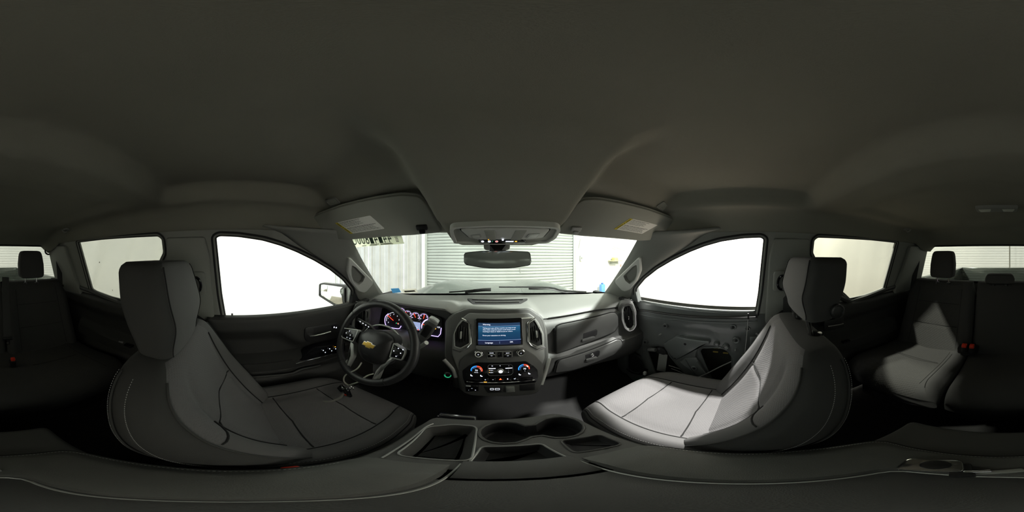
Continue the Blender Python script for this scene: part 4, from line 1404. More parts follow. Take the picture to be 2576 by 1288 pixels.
obj('display_text', join(text(FI, 'Service', qa[0], qa[1], .009, .0046), text(FI, 'Trailer Brake', qa[0], qa[1] - .012, .009, .0046), text(FI, 'P', qa[0] + .01, qa[1] - .028, .009, .0046)), GWHITE, ic, smooth=False)
for u, v, m in ((1001, 814, GRED), (997, 813, GGREEN), (1095, 827, GAMBER), (1042, 829, GRED), (1052, 829.5, GRED)):
    q = FI.px(u, v, .004)
    obj('warning_light', slab(FI, circ(*q, .0035, 10), .002, .0045), m, ic)

# ================================================================== STEERING WHEEL
TL = math.radians(25)
FW = Fr((-.445, .468, -.370), (1, 0, 0), (0, math.sin(TL), math.cos(TL)))
sw = thing('steering_wheel', 'black leather steering wheel with silver spokes and gold bowtie emblem', 'steering wheel', (-.445, .47, -.56))
LEATHER = mat('black_leather', (.020, .020, .021), .38, bump=(700, .4))
RW = .178
rimr = [(.0155, .0175)] * 72
obj('rim', tube([FW.p(RW * math.cos(2 * PI * i / 72), RW * math.sin(2 * PI * i / 72), 0) for i in range(72)], (.0165, .0155), 14, True, flat=tuple(FW.n)), LEATHER, sw)
for a_ in (math.radians(35), math.radians(145), math.radians(-52), math.radians(-128)):
    c = (RW * math.cos(a_), RW * math.sin(a_))
    tdir = (-math.sin(a_), math.cos(a_))
    P = [FW.p(c[0] + .0172 * math.cos(t) * math.cos(a_), c[1] + .0172 * math.cos(t) * math.sin(a_), .0162 * math.sin(t)) for t in [2 * PI * i / 14 for i in range(14)]]
    obj('rim_seam', tube(P, .001, 4, True), SEAM, sw)
# airbag cover
hub = rpoly(FW.pl([(899, 838), (922, 829), (965, 834), (988, 850), (982, 882), (962, 920), (930, 916), (905, 905), (893, 880)], .02), .018, 4)
def dome(P, h0, h1, n=5):
    c = (sum(p[0] for p in P) / len(P), sum(p[1] for p in P) / len(P))
    rings = [[FW.p(a, b, h0) for a, b in P]]
    for k in range(n + 1):
        t = k / n
        s = math.cos(t * PI / 2 * .92)
        h = h0 + (h1 - h0) * (.35 + .65 * math.sin(t * PI / 2))
        rings.append([FW.p(c[0] + (a - c[0]) * s, c[1] + (b - c[1]) * s, h) for a, b in P])
    return loft(rings)
hb_ = obj('airbag_cover', dome(hub, -.03, .034), BLACK, sw)
obj('hub_body', slab(FW, inset(hub, -.004), -.05, .004, .006), BLACKM, sw)
# gold bowtie emblem
ec = FW.px(927, 868, .036)
E_ = [(-.048, -.012), (-.018, -.012), (-.018, -.020), (.018, -.020), (.018, -.012), (.040, -.012), (.048, .012), (.018, .012), (.018, .020), (-.018, .020), (-.018, .012), (-.040, .012)]
E_ = [(ec[0] + a * .62, ec[1] + b * .62) for a, b in E_]
em = obj('emblem', slab(FW, inset(E_, -.0016), .026, .0365, .001), CHROME, sw, smooth=False)
obj('emblem_fill', slab(FW, inset(E_, .0004), .036, .0376, .0004), mat('gold_emblem', (.62, .40, .08), .25, .9), em, smooth=False)
q = FW.px(921, 890, .03)
obj('airbag_text', text(FW, 'AIRBAG', q[0], q[1] - .002, .007, .0335, 'CENTER'), mat('faint_print', (.07, .07, .07), .6), sw, smooth=False)
# button pods
for k, pts in enumerate(([(858, 842), (863, 824), (902, 829), (900, 838), (889, 861), (862, 850)], [(991, 862), (1020, 880), (1021, 888), (1012, 907), (980, 899), (986, 878)])):
    A = rpoly(FW.pl(pts, .008), .006, 3)
    pod = obj('button_pod', ringf(FW, A, inset(A, .004), -.012, .012), SATIN, sw)
    obj('pod_face', slab(FW, inset(A, .003), -.012, .009, .001), GLOSSBLK, pod)
    c = (sum(p[0] for p in A) / len(A), sum(p[1] for p in A) / len(A))
    obj('pod_pad', slab(FW, rpoly([(c[0] + x, c[1] + y) for x, y in ((-.022, -.008), (.020, -.012), (.022, .008), (-.020, .012))], .004), .008, .013, .002), BLACK, pod)
    obj('pod_roller', fbox(FW, c[0], c[1], .013, .010, .009, .004, .001), BLACKM, pod)
    obj('pod_marks', join(*[fbox(FW, c[0] + x, c[1] + y, .0135, .0035, .0035, .0006, 0) for x, y in ((-.014, .001), (.013, 0), (0, .016), (0, -.017), (.018, -.016 if k == 0 else .016))]), GWHITE, pod, smooth=False)
    # arm from the hub to the rim
    e = (-RW, .015) if k == 0 else (RW, -.005)
    obj('spoke', slab(FW, [(c[0] * .45, c[1] + .028), (c[0] * .45, c[1] - .030), (e[0], e[1] - .026), (e[0], e[1] + .022)] if k else [(c[0] * .45, c[1] - .030), (c[0] * .45, c[1] + .028), (e[0], e[1] + .022), (e[0], e[1] - .026)], -.018, -.002, .006), BLACKM, sw)
for pts in ([(881, 858), (890, 866), (889, 895), (880, 912), (871, 926), (866, 918), (868, 908), (880, 896)], [(981, 899), (993, 901), (962, 920), (948, 954), (932, 958), (945, 932), (960, 915)]):
    A = rpoly(FW.pl(pts, .004), .005, 3)
    obj('lower_spoke', slab(FW, A, -.016, .004, .004), SATIN, sw)
# column shroud, stalks and shifter
sc_ = thing('steering_column', 'black steering column shroud with stalk and gear lever behind the wheel', 'steering column', (-.445, .6, -.5))
FCc = Fr((-.445, .60, -.43), (1, 0, 0), (0, .3, 1))
rings = []
for d_, w_, h_ in ((-.085, .060, .060), (-.05, .072, .066), (0, .075, .07), (.10, .085, .075), (.18, .09, .08)):
    o_ = FW.o + V3((0, math.cos(TL), -math.sin(TL))) * (.13 + d_) + V3((0, 0, -.008))
    rings.append([o_ + V3((w_ * sgnp(math.cos(2 * PI * k / 28), .6), 0, 0)) + FW.ey * (h_ * sgnp(math.sin(2 * PI * k / 28), .6)) for k in range(28)])
obj('shroud', loft(rings), DASH, sc_)
obj('shroud_seam', tube([FW.o + V3((0, math.cos(TL), -math.sin(TL))) * .05 + V3((.10 * math.cos(t), 0, 0)) + FW.ey * (.085 * math.sin(t)) for t in [PI * i / 20 for i in range(21)]], .004, 6), SATIN, sc_)
# turn signal stalk
P = [V3((-.50, .55, -.40)), at(935, 826, y=.53), at(912, 812, y=.52), at(900, 803, y=.52)]
ts = obj('turn_stalk', tube(spl(P, 14), [.008, .008, .009, .010, .011, .012, .012, .012, .012, .012, .012, .011, .010, .008], 12), BLACK, sc_)
obj('stalk_marks', join(*[box(at(906 + 7 * i, 809 + 4.4 * i, y=.508), (.004, .002, .004), 0) for i in range(4)]), GWHITE, ts)
# column shifter
S0, S1, S2, S3 = at(1058, 868, y=.60), at(1073, 862, y=.575), at(1071, 838, y=.56), at(1093, 803, y=.56)
obj('shifter_arm', tube(spl([V3((-.38, .60, -.47)), at(1050, 876, y=.60), S1], 10), .0095, 10), SATIN, sc_)
fsh = Fr(S2, (S3 - S2), V3((0, -1, 0)))
Ls = (S3 - S2).length
rings = []
for t, w_, d_ in ((-.55, .010, .012), (-.40, .016, .016), (-.15, .0215, .018), (0, .0225, .018), (.5, .0215, .017), (.9, .020, .0165), (.99, .0185, .015), (1.02, .013, .011)):
    rings.append([S2 + (S3 - S2) * t + fsh.n * (w_ * sgnp(math.cos(2 * PI * k / 20), .55)) + fsh.ey * (d_ * sgnp(math.sin(2 * PI * k / 20), .55)) for k in range(20)])
sl = obj('shifter_handle', loft(rings), DASH, sc_)
obj('shifter_cap', loft([[S2 + (S3 - S2) * t + fsh.n * (w_ * sgnp(math.cos(2 * PI * k / 20), .55)) + fsh.ey * (w_ * .85 * sgnp(math.sin(2 * PI * k / 20), .55)) for k in range(20)] for t, w_ in ((.86, .0205), (1.0, .0195), (1.04, .014))]), SILVER, sl)
obj('shifter_panel', slab(Fr(S2 + fsh.ey * .0175, fsh.ex, fsh.n * -1) if False else Fr(S2 + fsh.ey * .0172, fsh.n, fsh.ex), rpoly(rect(0, Ls * .28, .028, Ls * .75), .006), 0, .002, .001) if Fr(S2, fsh.n, fsh.ex).n.dot(fsh.ey) > 0 else slab(Fr(S2 + fsh.ey * .0172, fsh.ex, fsh.n), rpoly(rect(Ls * .28, 0, Ls * .75, .028), .006), 0, .002, .001), BLACK, sl)
# pedals
for x, w_, lab in ((-.40, .10, 'wide black brake pedal under the steering wheel'), (-.22, .05, 'narrow black accelerator pedal left of the console')):
    pd = thing('pedal', lab, 'pedal', (x, .86, -1.0), 'foot pedals')
    fp = Fr((x, .84, -.86), (1, 0, 0), (0, .5, .85))
    obj('pad', slab(fp, rpoly(rect(0, 0, w_, .08 if w_ > .06 else .15), .01), -.01, .008, .004), BLACK, pd)
    obj('arm', tube([fp.p(0, 0, -.01), V3((x, .95, -.62))], .009, 8), BLACKM, pd)

# keys on two wire loops, lying on the driver cushion
kc = at(868, 984, z=-.648)
ky = thing('key_bunch', 'bunch of black keys and fob on white wire lying on driver cushion', 'keys', (kc.x, kc.y, -.67))
wire = mat('white_wire', (.42, .42, .36), .5)
top = kc + V3((.005, .012, .040))
obj('wire', tube(spl([FW.p(*FW.px(910, 912, .0), .0), at(898, 928, y=.40), at(870, 943, y=.385), at(865, 958, y=.375), top], 24), .0030, 8), wire, ky)
obj('wire', tube(spl([FW.p(*FW.px(940, 940, .0), .0), at(922, 946, y=.40), at(903, 960, y=.385), at(886, 966, y=.375), top], 24), .0030, 8), wire, ky)
obj('key_ring', tube([top + V3((.016 * math.cos(t), .004 * math.sin(t), -.012 + .016 * math.sin(t))) for t in [2 * PI * i / 20 for i in range(20)]], .0012, 6, True), CHROME, ky)
obj('key_ring', tube([top + V3((.010 + .012 * math.cos(t), .006, -.014 + .012 * math.sin(t))) for t in [2 * PI * i / 20 for i in range(20)]], .0012, 6, True), CHROME, ky)
for i, (dx, dy, rz) in enumerate(((-.020, .0, .5), (.018, -.004, -.4))):
    M = Matrix.Rotation(rz, 3, 'Y')
    f = obj('key_fob', box(kc + V3((dx, dy, .006)), (.032, .016, .052), .008, 3, M), GLOSSBLK, ky)
    obj('fob_button', box(kc + V3((dx, dy - .009, .010)), (.012, .003, .010), .001, 1, M), BLACKM, f)
    obj('fob_button', box(kc + V3((dx, dy - .009, -.006)), (.012, .003, .008), .001, 1, M), REDP if i else BLACKM, f)
for i, (dx, rz) in enumerate(((.0, .1), (.008, -.3), (-.008, .35))):
    M = Matrix.Rotation(rz, 3, 'Y')
    k = obj('key', join(box(kc + V3((dx, -.010 + .006 * i, -.003)), (.006, .002, .05), .0008, 1, M), box(kc + V3((dx, -.010 + .006 * i, .026)), (.018, .0025, .016), .004, 2, M)), CHROME, ky)
P = spl([kc + V3((.008, -.014, .0)), kc + V3((.018, -.035, -.010)), kc + V3((.016, -.075, -.018)), kc + V3((.0, -.095, -.018))], 14)
obj('strap', tube(P, (.005, .0015), 8), mat('grey_strap', (.10, .10, .09), .7), ky)

# ================================================================== OVERHEAD: VISORS, CONSOLE, MIRROR, LAMPS
A_, B_, C_ = V3((-.19, .500, .079)), V3((-.585, .440, .077)), V3((-.21, .385, .165))
FVs = Fr((A_ + B_ + C_) / 3, A_ - B_, A_ - C_ if False else C_ - A_)
if FVs.n.z > 0:
    FVs = Fr(FVs.o, B_ - A_, C_ - A_)
vo = [(766, 562), (785, 545), (862, 517), (935, 500), (1010, 489), (1052, 492), (1072, 508), (1100, 560), (1110, 575), (1107, 584), (1040, 590), (880, 602), (850, 600), (838, 597), (800, 596), (778, 583)]
VO = rpoly(FVs.pl(vo), .012, 4)
def lab_geo(fr, L, h, mirror_print=False):
    """warning label: white sheet, yellow band on one side, rows of small print"""
    sheet_ = slab(fr, L, h, h + .0008)
    return sheet_
Lq = FVs.pl([(843, 561), (931, 542), (968, 575), (882, 588)], .006)
def bil(Q, s, t):
    a = (Q[0][0] + (Q[1][0] - Q[0][0]) * s, Q[0][1] + (Q[1][1] - Q[0][1]) * s)
    b = (Q[3][0] + (Q[2][0] - Q[3][0]) * s, Q[3][1] + (Q[2][1] - Q[3][1]) * s)
    return (a[0] + (b[0] - a[0]) * t, a[1] + (b[1] - a[1]) * t)
def print_rows(Q):
    rl = random.Random(4); rows = []
    for i in range(15):
        t0 = .06 + i * .060
        s = .11
        end = (.62 if i < 7 else .88) + rl.uniform(-.08, .06)
        if i == 0:
            end = .7
        if i == 7:
            continue
        while s < end:
            s1 = min(end, s + rl.uniform(.02, .07))
            th = .026 if i in (0, 8) else .017
            rows.append([bil(Q, s, t0), bil(Q, s1, t0), bil(Q, s1, t0 + th), bil(Q, s, t0 + th)])
            s = s1 + .012
    return rows
FVsR = FVs.mirror()
LqR = FVsR.pl([(1585, 549), (1655, 566), (1615, 588), (1544, 576)], .006)
for left in (True, False):
    mm = (lambda x: x) if left else mirx
    vz = thing('sun_visor', 'grey sun visor above the ' + ('driver side of the windshield, paper tag showing below it' if left else 'passenger side of the windshield'), 'sun visor', (-.4 if left else .4, .4, .1), 'sun visors')
    obj('panel', mm(slab(FVs, VO, -.014, .006, .006)), VISOR, vz)
    obj('edge_piping', mm(tube([FVs.p(a, b, -.004) for a, b in inset(VO, -.001)], .003, 6, True)), VISOR, vz)
    fv, Lv = (FVs, Lq) if left else (FVsR, LqR)
    lb = obj('warning_label', slab(fv, rpoly(Lv, .004, 2), .0058, .0068), WHITEP, vz, smooth=False, label='white warning label with yellow band')
    obj('yellow_band', slab(fv, [bil(Lv, 0, 0), bil(Lv, .085, 0), bil(Lv, .085, 1), bil(Lv, 0, 1)], .0066, .0073), YELLOW, lb, smooth=False)
    obj('band_print', join(*[slab(fv, [bil(Lv, .03, t), bil(Lv, .062, t), bil(Lv, .062, t + dt), bil(Lv, .03, t + dt)], .0072, .0075) for t, dt in ((.06, .28), (.40, .07), (.52, .38))]), mat('dark_olive_ink', (.16, .13, .02), .9), lb, smooth=False)
    obj('small_print', join(*[slab(fv, r_, .0067, .0071) for r_ in print_rows(Lv)]), INK, lb, smooth=False, kind='stuff')
    q = FVs.px(1061, 572, .008)
    ck = obj('visor_clip', mm(fbox(FVs, q[0], q[1], .008, .036, .020, .012, .004, 2)), BLACK if left else SATIN, vz)
    obj('clip_hook', mm(fbox(FVs, q[0], q[1] - .012, .014, .020, .016, .012, .004, 2)), GLOSSBLK if left else SATIN, ck)
    e0 = FVs.p(*FVs.px(790, 556), -.004)
    obj('hinge_rod', mm(tube([e0, e0 + V3((-.03, -.01, .02)), e0 + V3((-.05, .0, .06))], .008, 8)), BLACK, vz)
# microphone grilles in the headliner
for u, v, lab in ((836, 507, 'small ribbed speaker grille in the headliner behind the driver visor'), (1668, 518, 'small ribbed speaker grille in the headliner behind the passenger visor')):
    d = ray(u, v); t = .2
    while (EYE + d * t).z < head((EYE + d * t).x, (EYE + d * t).y) - .002 and t < 1.2:
        t += .002
    c = EYE + d * t
    e_ = .01
    nn = V3((head(c.x + e_, c.y) - head(c.x - e_, c.y), head(c.x, c.y + e_) - head(c.x, c.y - e_), -2 * e_)).normalized()
    ex = V3((0, 0, -1)).cross(nn) if abs(nn.z) < .99 else V3((1, 0, 0))
    ex = V3((1, 0, 0)) - nn * nn.x
    fgx = Fr(c, ex, nn.cross(ex))
    mg = thing('headliner_grille', lab, 'grille', c, 'headliner grilles')
    G_ = rpoly([(-.030, -.016), (.024, -.020), (.032, .010), (-.022, .020)], .007, 3)
    obj('frame', ringf(fgx, G_, inset(G_, .003), -.004, .004), TRIM, mg)
    obj('mesh', slab(fgx, inset(G_, .002), -.004, .001), VISOR, mg)
    for i in range(9):
        obj('rib', fbox(fgx, -.022 + .0052 * i, .0, .0015, .0016, .024, .0016, 0), VISOR, mg)

oc = thing('overhead_console', 'grey overhead console with map lamps and button strip above the mirror', 'overhead console', (.01, .48, .05))
FO = Fr((.015, .485, .060), (1, 0, 0), (0, -.170, .036))
OB = rpoly(FO.pl([(1131, 574), (1138, 567), (1252, 562), (1403, 567), (1411, 574), (1398, 596), (1378, 608), (1252, 612), (1143, 609), (1134, 590)]), .012, 4)
I1 = inset(OB, .010)
obj('bezel', ringf(FO, OB, I1, -.012, .006), OHC, oc)
obj('tray_floor', slab(FO, inset(OB, .009), -.012, .000), VISOR, oc)
pn = rpoly(FO.pl([(1158, 574), (1171, 572), (1370, 572), (1383, 574), (1366, 594), (1325, 599), (1205, 599), (1180, 594)]), .008, 3)
obj('panel', slab(FO, pn, 0, .006, .003), OHC, oc)
obj('panel_gap', tube([FO.p(a, b, .002) for a, b in inset(pn, -.002)], .0016, 6, True), SEAM, oc)
for pts in ([(1217, 574), (1245, 574), (1248, 599), (1226, 599)], [(1296, 574), (1326, 574), (1310, 599), (1284, 599)]):
    obj('sunglass_door', slab(FO, rpoly(FO.pl(pts), .004, 3), .004, .0075, .002), VISOR, oc)
for pts in ([(1187, 592), (1205, 590), (1208, 595), (1190, 597)], [(1333, 589), (1355, 588), (1348, 596), (1326, 597)]):
    A = rpoly(FO.pl(pts, .006), .002, 2)
    obj('map_lamp', slab(FO, A, .004, .0085, .001), mat('frosted_lens', (.55, .57, .52), .3), oc)
    obj('lamp_rim', ringf(FO, inset(A, -.004), A, .004, .0078), SATIN, oc)
sp = rpoly(FO.pl([(1204, 604), (1212, 602), (1318, 602), (1322, 604), (1322, 611), (1206, 611)], .004), .003, 2)
obj('button_strip', slab(FO, sp, 0, .008, .002), GLOSSBLK, oc)
FO2 = Fr(FO.o, FO.ex, FO.ey)
for u, s in ((1214, 'i'), (1231, 'OnStar'[:1]), (1249.5, 'SOS')):
    q = FO.px(u, 607.5, .0085)
    A = circ(q[0], q[1], .0045, 18, .0075)
    obj('round_button', ringf(FO, A, inset(A, .0008), .008, .0092), GWHITE if s != 'SOS' else glow('rose_backlight', (1, .6, .6), 1.0), oc)
    obj('button_mark', slab(FO, circ(q[0], q[1], .002, 8, .003), .008, .009), GWHITE if s != 'SOS' else GRED, oc)
q = FO.px(1239, 607, .0085); obj('indicator', fbox(FO, q[0], q[1], .009, .0012, .010, .001, 0), GGREEN, oc)
q = FO.px(1229, 603, .0085); obj('indicator', fbox(FO, q[0], q[1], .009, .003, .004, .001, 0), GAMBER, oc)
q = FO.px(1265, 603, .0085); obj('lamp_dot', slab(FO, circ(*q, .003, 14, .006), .008, .010), GWHITE, oc)
q = FO.px(1282, 607.2, .0085); obj('airbag_text', fbox(FO, q[0], q[1], .0088, .025, .008, .0006, 0), GWHITE, oc)
q = FO.px(1298, 607.2, .0085); obj('airbag_text', fbox(FO, q[0], q[1], .0088, .0065, .007, .0006, 0), GAMBER, oc)

rm = thing('rear_view_mirror', 'wide frameless rear view mirror on a stem at the windshield', 'mirror', (-.005, .56, -.01))
FM = Fr((-.004, .55, -.012), (1, 0, 0), (0, .085, .99))
MO = rpoly(FM.pl([(1167, 639), (1172, 635), (1210, 631), (1252, 629.5), (1292, 631), (1329, 633), (1334, 637), (1337, 660), (1332, 668), (1294, 674), (1252, 676), (1214, 674), (1173, 667), (1167, 661)]), .006, 3)
obj('housing', loft([[FM.p(a, b, h) for a, b in inset(MO, d)] for d, h in ((.03, -.036), (.012, -.028), (.001, -.010), (0, -.004), (0.0, .0), (.0015, .001))]), BLACK, rm)
obj('glass', slab(FM, inset(MO, .0022), .0, .0018, .0008), MIRRDARK, rm)
q0_ = FM.p(0, .02, -.03)
obj('stem', loft([[V3((-.004 + w_ * sx, y, z + dz)) for sx, dz in ((-1, -.012), (1, -.012), (1, .012), (-1, .012))] for y, z, w_ in ((.578, .010, .014), (.60, .03, .030), (.64, .055, .034), (.70, .075, .034))]), BLACK, rm, smooth=False)
obj('ball_joint', pillow(FM.p(0, .022, -.028), (.020, .02, .016), 1, 1, 16, 10), BLACK, rm)
obj('sensor_box', box((-.004, .70, .055), (.11, .06, .06), .012, 3), TRIM, rm)

dl_ = thing('dome_lamp', 'grey rear dome lamp with two lenses on the headliner', 'lamp', (0, -.67, .2))
FDm = Fr((-.005, -.672, .2055), (1, 0, 0), (0, -1, 0))
A = rpoly(rect(0, 0, .172, .062), .012, 4)
obj('body', slab(FDm, A, -.006, .012, .005), TRIM, dl_)
for sx in (-1, 1):
    obj('lens', slab(FDm, rpoly([(sx * .022, -.018), (sx * .074, -.018), (sx * .068, .018), (sx * .028, .018)], .005), .008, .0135, .001), mat('frosted_lens', (.55, .57, .52), .3), dl_)
for u, v, lab in ((170, 579, 'small grey coat hook on the headliner above the left rear door'), (2278, 578, 'small grey coat hook on the headliner above the right rear door')):
    sx = -1 if u < 1288 else 1
    hk = thing('coat_hook', lab, 'hook', (sx * .60, -1.0, .15), 'coat hooks')
    d = ray(u, v); t = .3
    while (EYE + d * t).z < head((EYE + d * t).x, (EYE + d * t).y) - .004 and t < 1.6:
        t += .004
    c = EYE + d * t
    obj('base', box(c + V3((0, 0, .006)), (.045, .05, .016), .006, 3), TRIM, hk)
    obj('hook', tube(spl([c, c + V3((-sx * .015, 0, -.014)), c + V3((-sx * .035, 0, -.012)), c + V3((-sx * .042, 0, .0))], 10), .005, 8), TRIM, hk)

# ================================================================== DOORS
def bump(x, c, w):
    return math.exp(-((x - c) / w) ** 2)
def card_front(y, z):
    d = .010
    d += .034 * sstep(-.455, -.375, z + .10 * sstep(.18, .34, y) - .02) * sstep(-.272, -.305, z)     # belt pad
    am = sstep(-.515, -.540, z) * sstep(-.625, -.600, z)
    d += .070 * am
    d += .022 * sstep(-.60, -.66, z)
    d += .030 * sstep(-.655, -.668, z) * sstep(-.68, -.90, -(-z) if False else z) * 0
    d += .030 * sstep(-.68, -.74, z) * sstep(-1.02, -.92, z)
    return d
def cardgrid(y0, y1, z0, z1, f, left, nu=60, nv=90, x0=.797):
    s = -1 if left else 1
    return grid(nu, nv, lambda a, b: V3((s * (x0 - f(y0 + (y1 - y0) * a, z0 + (z1 - z0) * b)), y0 + (y1 - y0) * a, z0 + (z1 - z0) * b)))
d1 = thing('door_1', 'black driver door panel with chrome handle and armrest', 'door', (-.8, .3, -1.0), kind='structure')
obj('door_card', cardgrid(-.125, .80, -1.02, -.285, card_front, True), DOORCARD, d1, solid=.012, soff=1)
FD = Fr((-.755, 0, -.42), (0, 1, 0), (0, 0, 1))
FA_ = Fr((-.716, 0, -.57), (0, 1, 0), (0, 0, 1))
bz_ = rpoly(FD.pl([(765, 826), (771, 822), (843, 810), (849, 812), (857, 822), (856, 847), (783, 862), (770, 858), (765, 850)]), .008, 3)
hb2 = obj('handle_bezel', slab(FD, bz_, -.01, .008, .004), BLACK, d1)
obj('handle_recess', slab(FD, rpoly(FD.pl([(789, 826), (832, 818), (831, 833), (790, 842)], .008), .004), .005, .0088, .0005), BLACKM, hb2)
hp = [FD.p(*FD.px(u, v, .02), h) for u, v, h in ((779, 846, .010), (784, 845, .020), (808, 839.5, .022), (831, 834, .018))]
obj('inner_handle', tube(spl(hp, 14), (.005, .008), 10, flat=(1, 0, 0)), CHROME, d1)
q = FD.px(842, 823, .008)
lk = obj('lock_switch', slab(FD, rpoly(FD.pl([(833, 819), (842, 817), (850, 823), (846, 829), (838, 827)], .008), .002), .006, .011, .001), GLOSSBLK, d1)
obj('lock_mark', join(fbox(FD, q[0] - .006, q[1] + .002, .0115, .006, .008, .0006, 0), fbox(FD, q[0] + .008, q[1] - .004, .0115, .007, .007, .0006, 0)), GWHITE, lk, smooth=False)
cs = FA_.pl([(745, 915), (775, 906), (848, 888), (870, 884)], .004)
obj('chrome_strip', tube([FA_.p(a, b, .003) for a, b in cs], .0022, 8), CHROME, d1)
sp_ = obj('switch_panel', slab(FA_, rpoly(FA_.pl([(752, 907), (775, 885), (800, 875), (868, 862), (868, 882), (800, 898), (765, 908)], .0), .006), -.05, .002, .002), GLOSSBLK, d1)
for u, v in ((818, 886), (834, 881), (848, 877)):
    a, b = FA_.px(u, v, .004)
    s_ = obj('window_switch', fbox(FA_, a, b, .004, .022, .018, .010, .003, 2), GLOSSBLK, sp_)
for u, v, m in ((814, 882, GWHITE), (819, 887, GWHITE), (830, 878, GWHITE), (835, 883, GWHITE), (844, 873, GAMBER), (845, 878, GWHITE)):
    a, b = FA_.px(u, v, .012)
    obj('switch_mark', slab(FA_, circ(a, b, .0026, 8), .0085, .0105), m, sp_)
obj('armrest_seam', tube([V3((-.712, y, -.536)) for y in (-.12, 0, .12, .25)], .0016, 5), SEAM, d1)
obj('pocket_lip', tube(spl([at(608, 949, x=-.745), at(680, 945, x=-.745), at(738, 938, x=-.745), at(757, 929, x=-.745), at(806, 919, x=-.745)], 20), (.006, .004), 8), DOORPAD, d1)
lp_ = FL.px(584, 800)
obj('lock_pin', lathe(Fr(at(584, 800, x=-.775), (1, 0, 0), (0, 1, 0)), [(.007, -.012), (.006, .0), (.003, .003), (.003, .014), (.005, .018), (.004, .026)], 12), CHROME, d1)
obj('belt_molding', tube([V3((-.782, y, -.296)) for y in [-.11 + .78 * i / 10 for i in range(11)]], (.010, .012), 8), DOORPAD, d1)
obj('sail_panel', loft([[V3((-.790, y, z)) for y, z in ((.64, -.30), (.92, -.30), (.80, -.10), (.66, -.15))], [V3((-.765, y, z)) for y, z in ((.65, -.295), (.90, -.295), (.79, -.12), (.67, -.16))]]), BLACK, d1, smooth=False)

# ---- passenger door: bare metal, lining removed
d2 = thing('door_2', 'stripped passenger door with bare grey metal, holes and cables', 'door', (.8, .3, -1.0), kind='structure')
FP = Fr((.785, 0, -.42), (0, -1, 0), (0, 0, 1))
outer = [(-.78, -.62), (.13, -.62), (.13, .135), (-.60, .135), (-.78, .10)]
def fpx(pts):
    return FP.pl([(1560 + x / 5.152, 760 + y / 5.152) for x, y in pts])
hA = rpoly(fpx([(335, 640), (345, 595), (480, 572), (585, 590), (620, 690), (850, 960), (900, 1040), (640, 1060), (440, 930)]), .008, 3)
hB = rpoly(fpx([(1025, 650), (1055, 605), (1290, 600), (1385, 640), (1445, 715), (1450, 1000), (1330, 1090), (1180, 1000)]), .010, 3)
hS = circ(*FP.px(1591, 915), .085, 30, .095)
hH = rpoly(fpx([(740, 640), (875, 640), (880, 668), (745, 664)]), .003, 2)
obj('inner_skin', sheet(outer, [hA, hB, hS, hH], lambda a, b: FP.p(a, b, .004 * math.sin(b * 30) * sstep(.14, .0, b) - .012 * sstep(.02, -.02, b) + .010 * sstep(-.10, -.05, a + .10) * bump(b, -.03, .05)), .03), BAREMET, d2, solid=.010, soff=1)
for H in (hA, hB, hS):
    obj('hole_flange', tube([FP.p(a, b, -.012) for a, b in H], .004, 6, True), BAREMET, d2)
obj('outer_skin', grid(16, 16, lambda s, t: V3((.925 - .02 * (2 * t - 1) ** 2, -.14 + .95 * s, -1.04 + .74 * t))), OUTSKIN, d2, solid=.004)
obj('shell_floor', box((.86, .33, -1.03), (.13, .92, .02), .004), OUTSKIN, d2)
obj('shell_end', box((.86, .83, -.66), (.16, .02, .78), .004), OUTSKIN, d2)
obj('shell_end', box((.86, -.135, -.66), (.13, .02, .74), .004), OUTSKIN, d2)
# pressed ribs: two long beads under the window and the raised middle plate
for pts, r in (([(225, 95), (330, 125), (700, 185), (1100, 215), (1500, 225), (1780, 205)], .004), ([(225, 150), (330, 175), (700, 225), (1100, 255), (1500, 265), (1780, 250)], .0028)):
    obj('pressed_bead', tube(spl([FP.p(a, b, .004) for a, b in fpx(pts)], 24), (r * 1.8, r), 8, flat=(-1, 0, 0)), BAREMET, d2)
obj('weatherstrip', tube(spl([FP.p(a, b, .008) for a, b in fpx([(228, 60), (240, 95), (340, 105), (700, 155), (1100, 185), (1500, 190), (1775, 180)])], 30), (.006, .012), 8, flat=(-1, 0, 0)), RUBBER, d2)
mp = rpoly(fpx([(560, 545), (600, 510), (730, 440), (900, 470), (1160, 500), (1165, 540), (1030, 580), (990, 650), (985, 710), (840, 720), (800, 765), (700, 755), (690, 700), (600, 620)]), .008, 3)
obj('raised_plate', slab(FP, mp, -.012, .010, .008), BAREMET, d2)
obj('strut', slab(FP, rpoly(fpx([(690, 700), (850, 720), (985, 710), (1260, 1100), (1000, 1090), (900, 1000)]), .006, 2), -.014, .004, .006), BAREMET, d2)
obj('strut_bead', tube([FP.p(a, b, .006) for a, b in fpx([(1000, 760), (1120, 920), (1260, 1100)])], .003, 6), BAREMET, d2)
obj('strut_bead', tube([FP.p(a, b, .006) for a, b in fpx([(850, 740), (930, 870), (990, 950)])], .003, 6), BAREMET, d2)
cav = mat('dark_hole', (.006, .006, .006), .8)
for x, y, r, hole in ((590, 305, 38, 1), (1467, 320, 44, 1), (1505, 490, 48, 1), (850, 535, 52, 1), (330, 515, 40, 1), (1250, 545, 38, 0), (1370, 580, 42, 0), (720, 720, 36, 1), (965, 850, 44, 1), (1655, 340, 34, 1), (515, 425, 12, 1), (1493, 628, 10, 1), (1775, 410, 18, 0), (1725, 480, 24, 0)):
    a, b = fpx([(x, y)])[0]
    k = .745 / 5.152 * .00272 / .745 * 1.02       # metres per zoomed pixel on this panel
    rr = r * .00041
    bs = obj('mounting_boss', lathe(FP, [(rr * 1.1, -.014), (rr, .006), (rr * .82, .010), (rr * .62, .009), (rr * .5, .006)], 22, a, b), BAREMET if r > 30 else SATIN, d2)
    if hole:
        obj('boss_hole', lathe(FP, [(rr * .36, .0055), (rr * .36, .0105), (rr * .30, .0108)], 16, a, b), cav, bs)
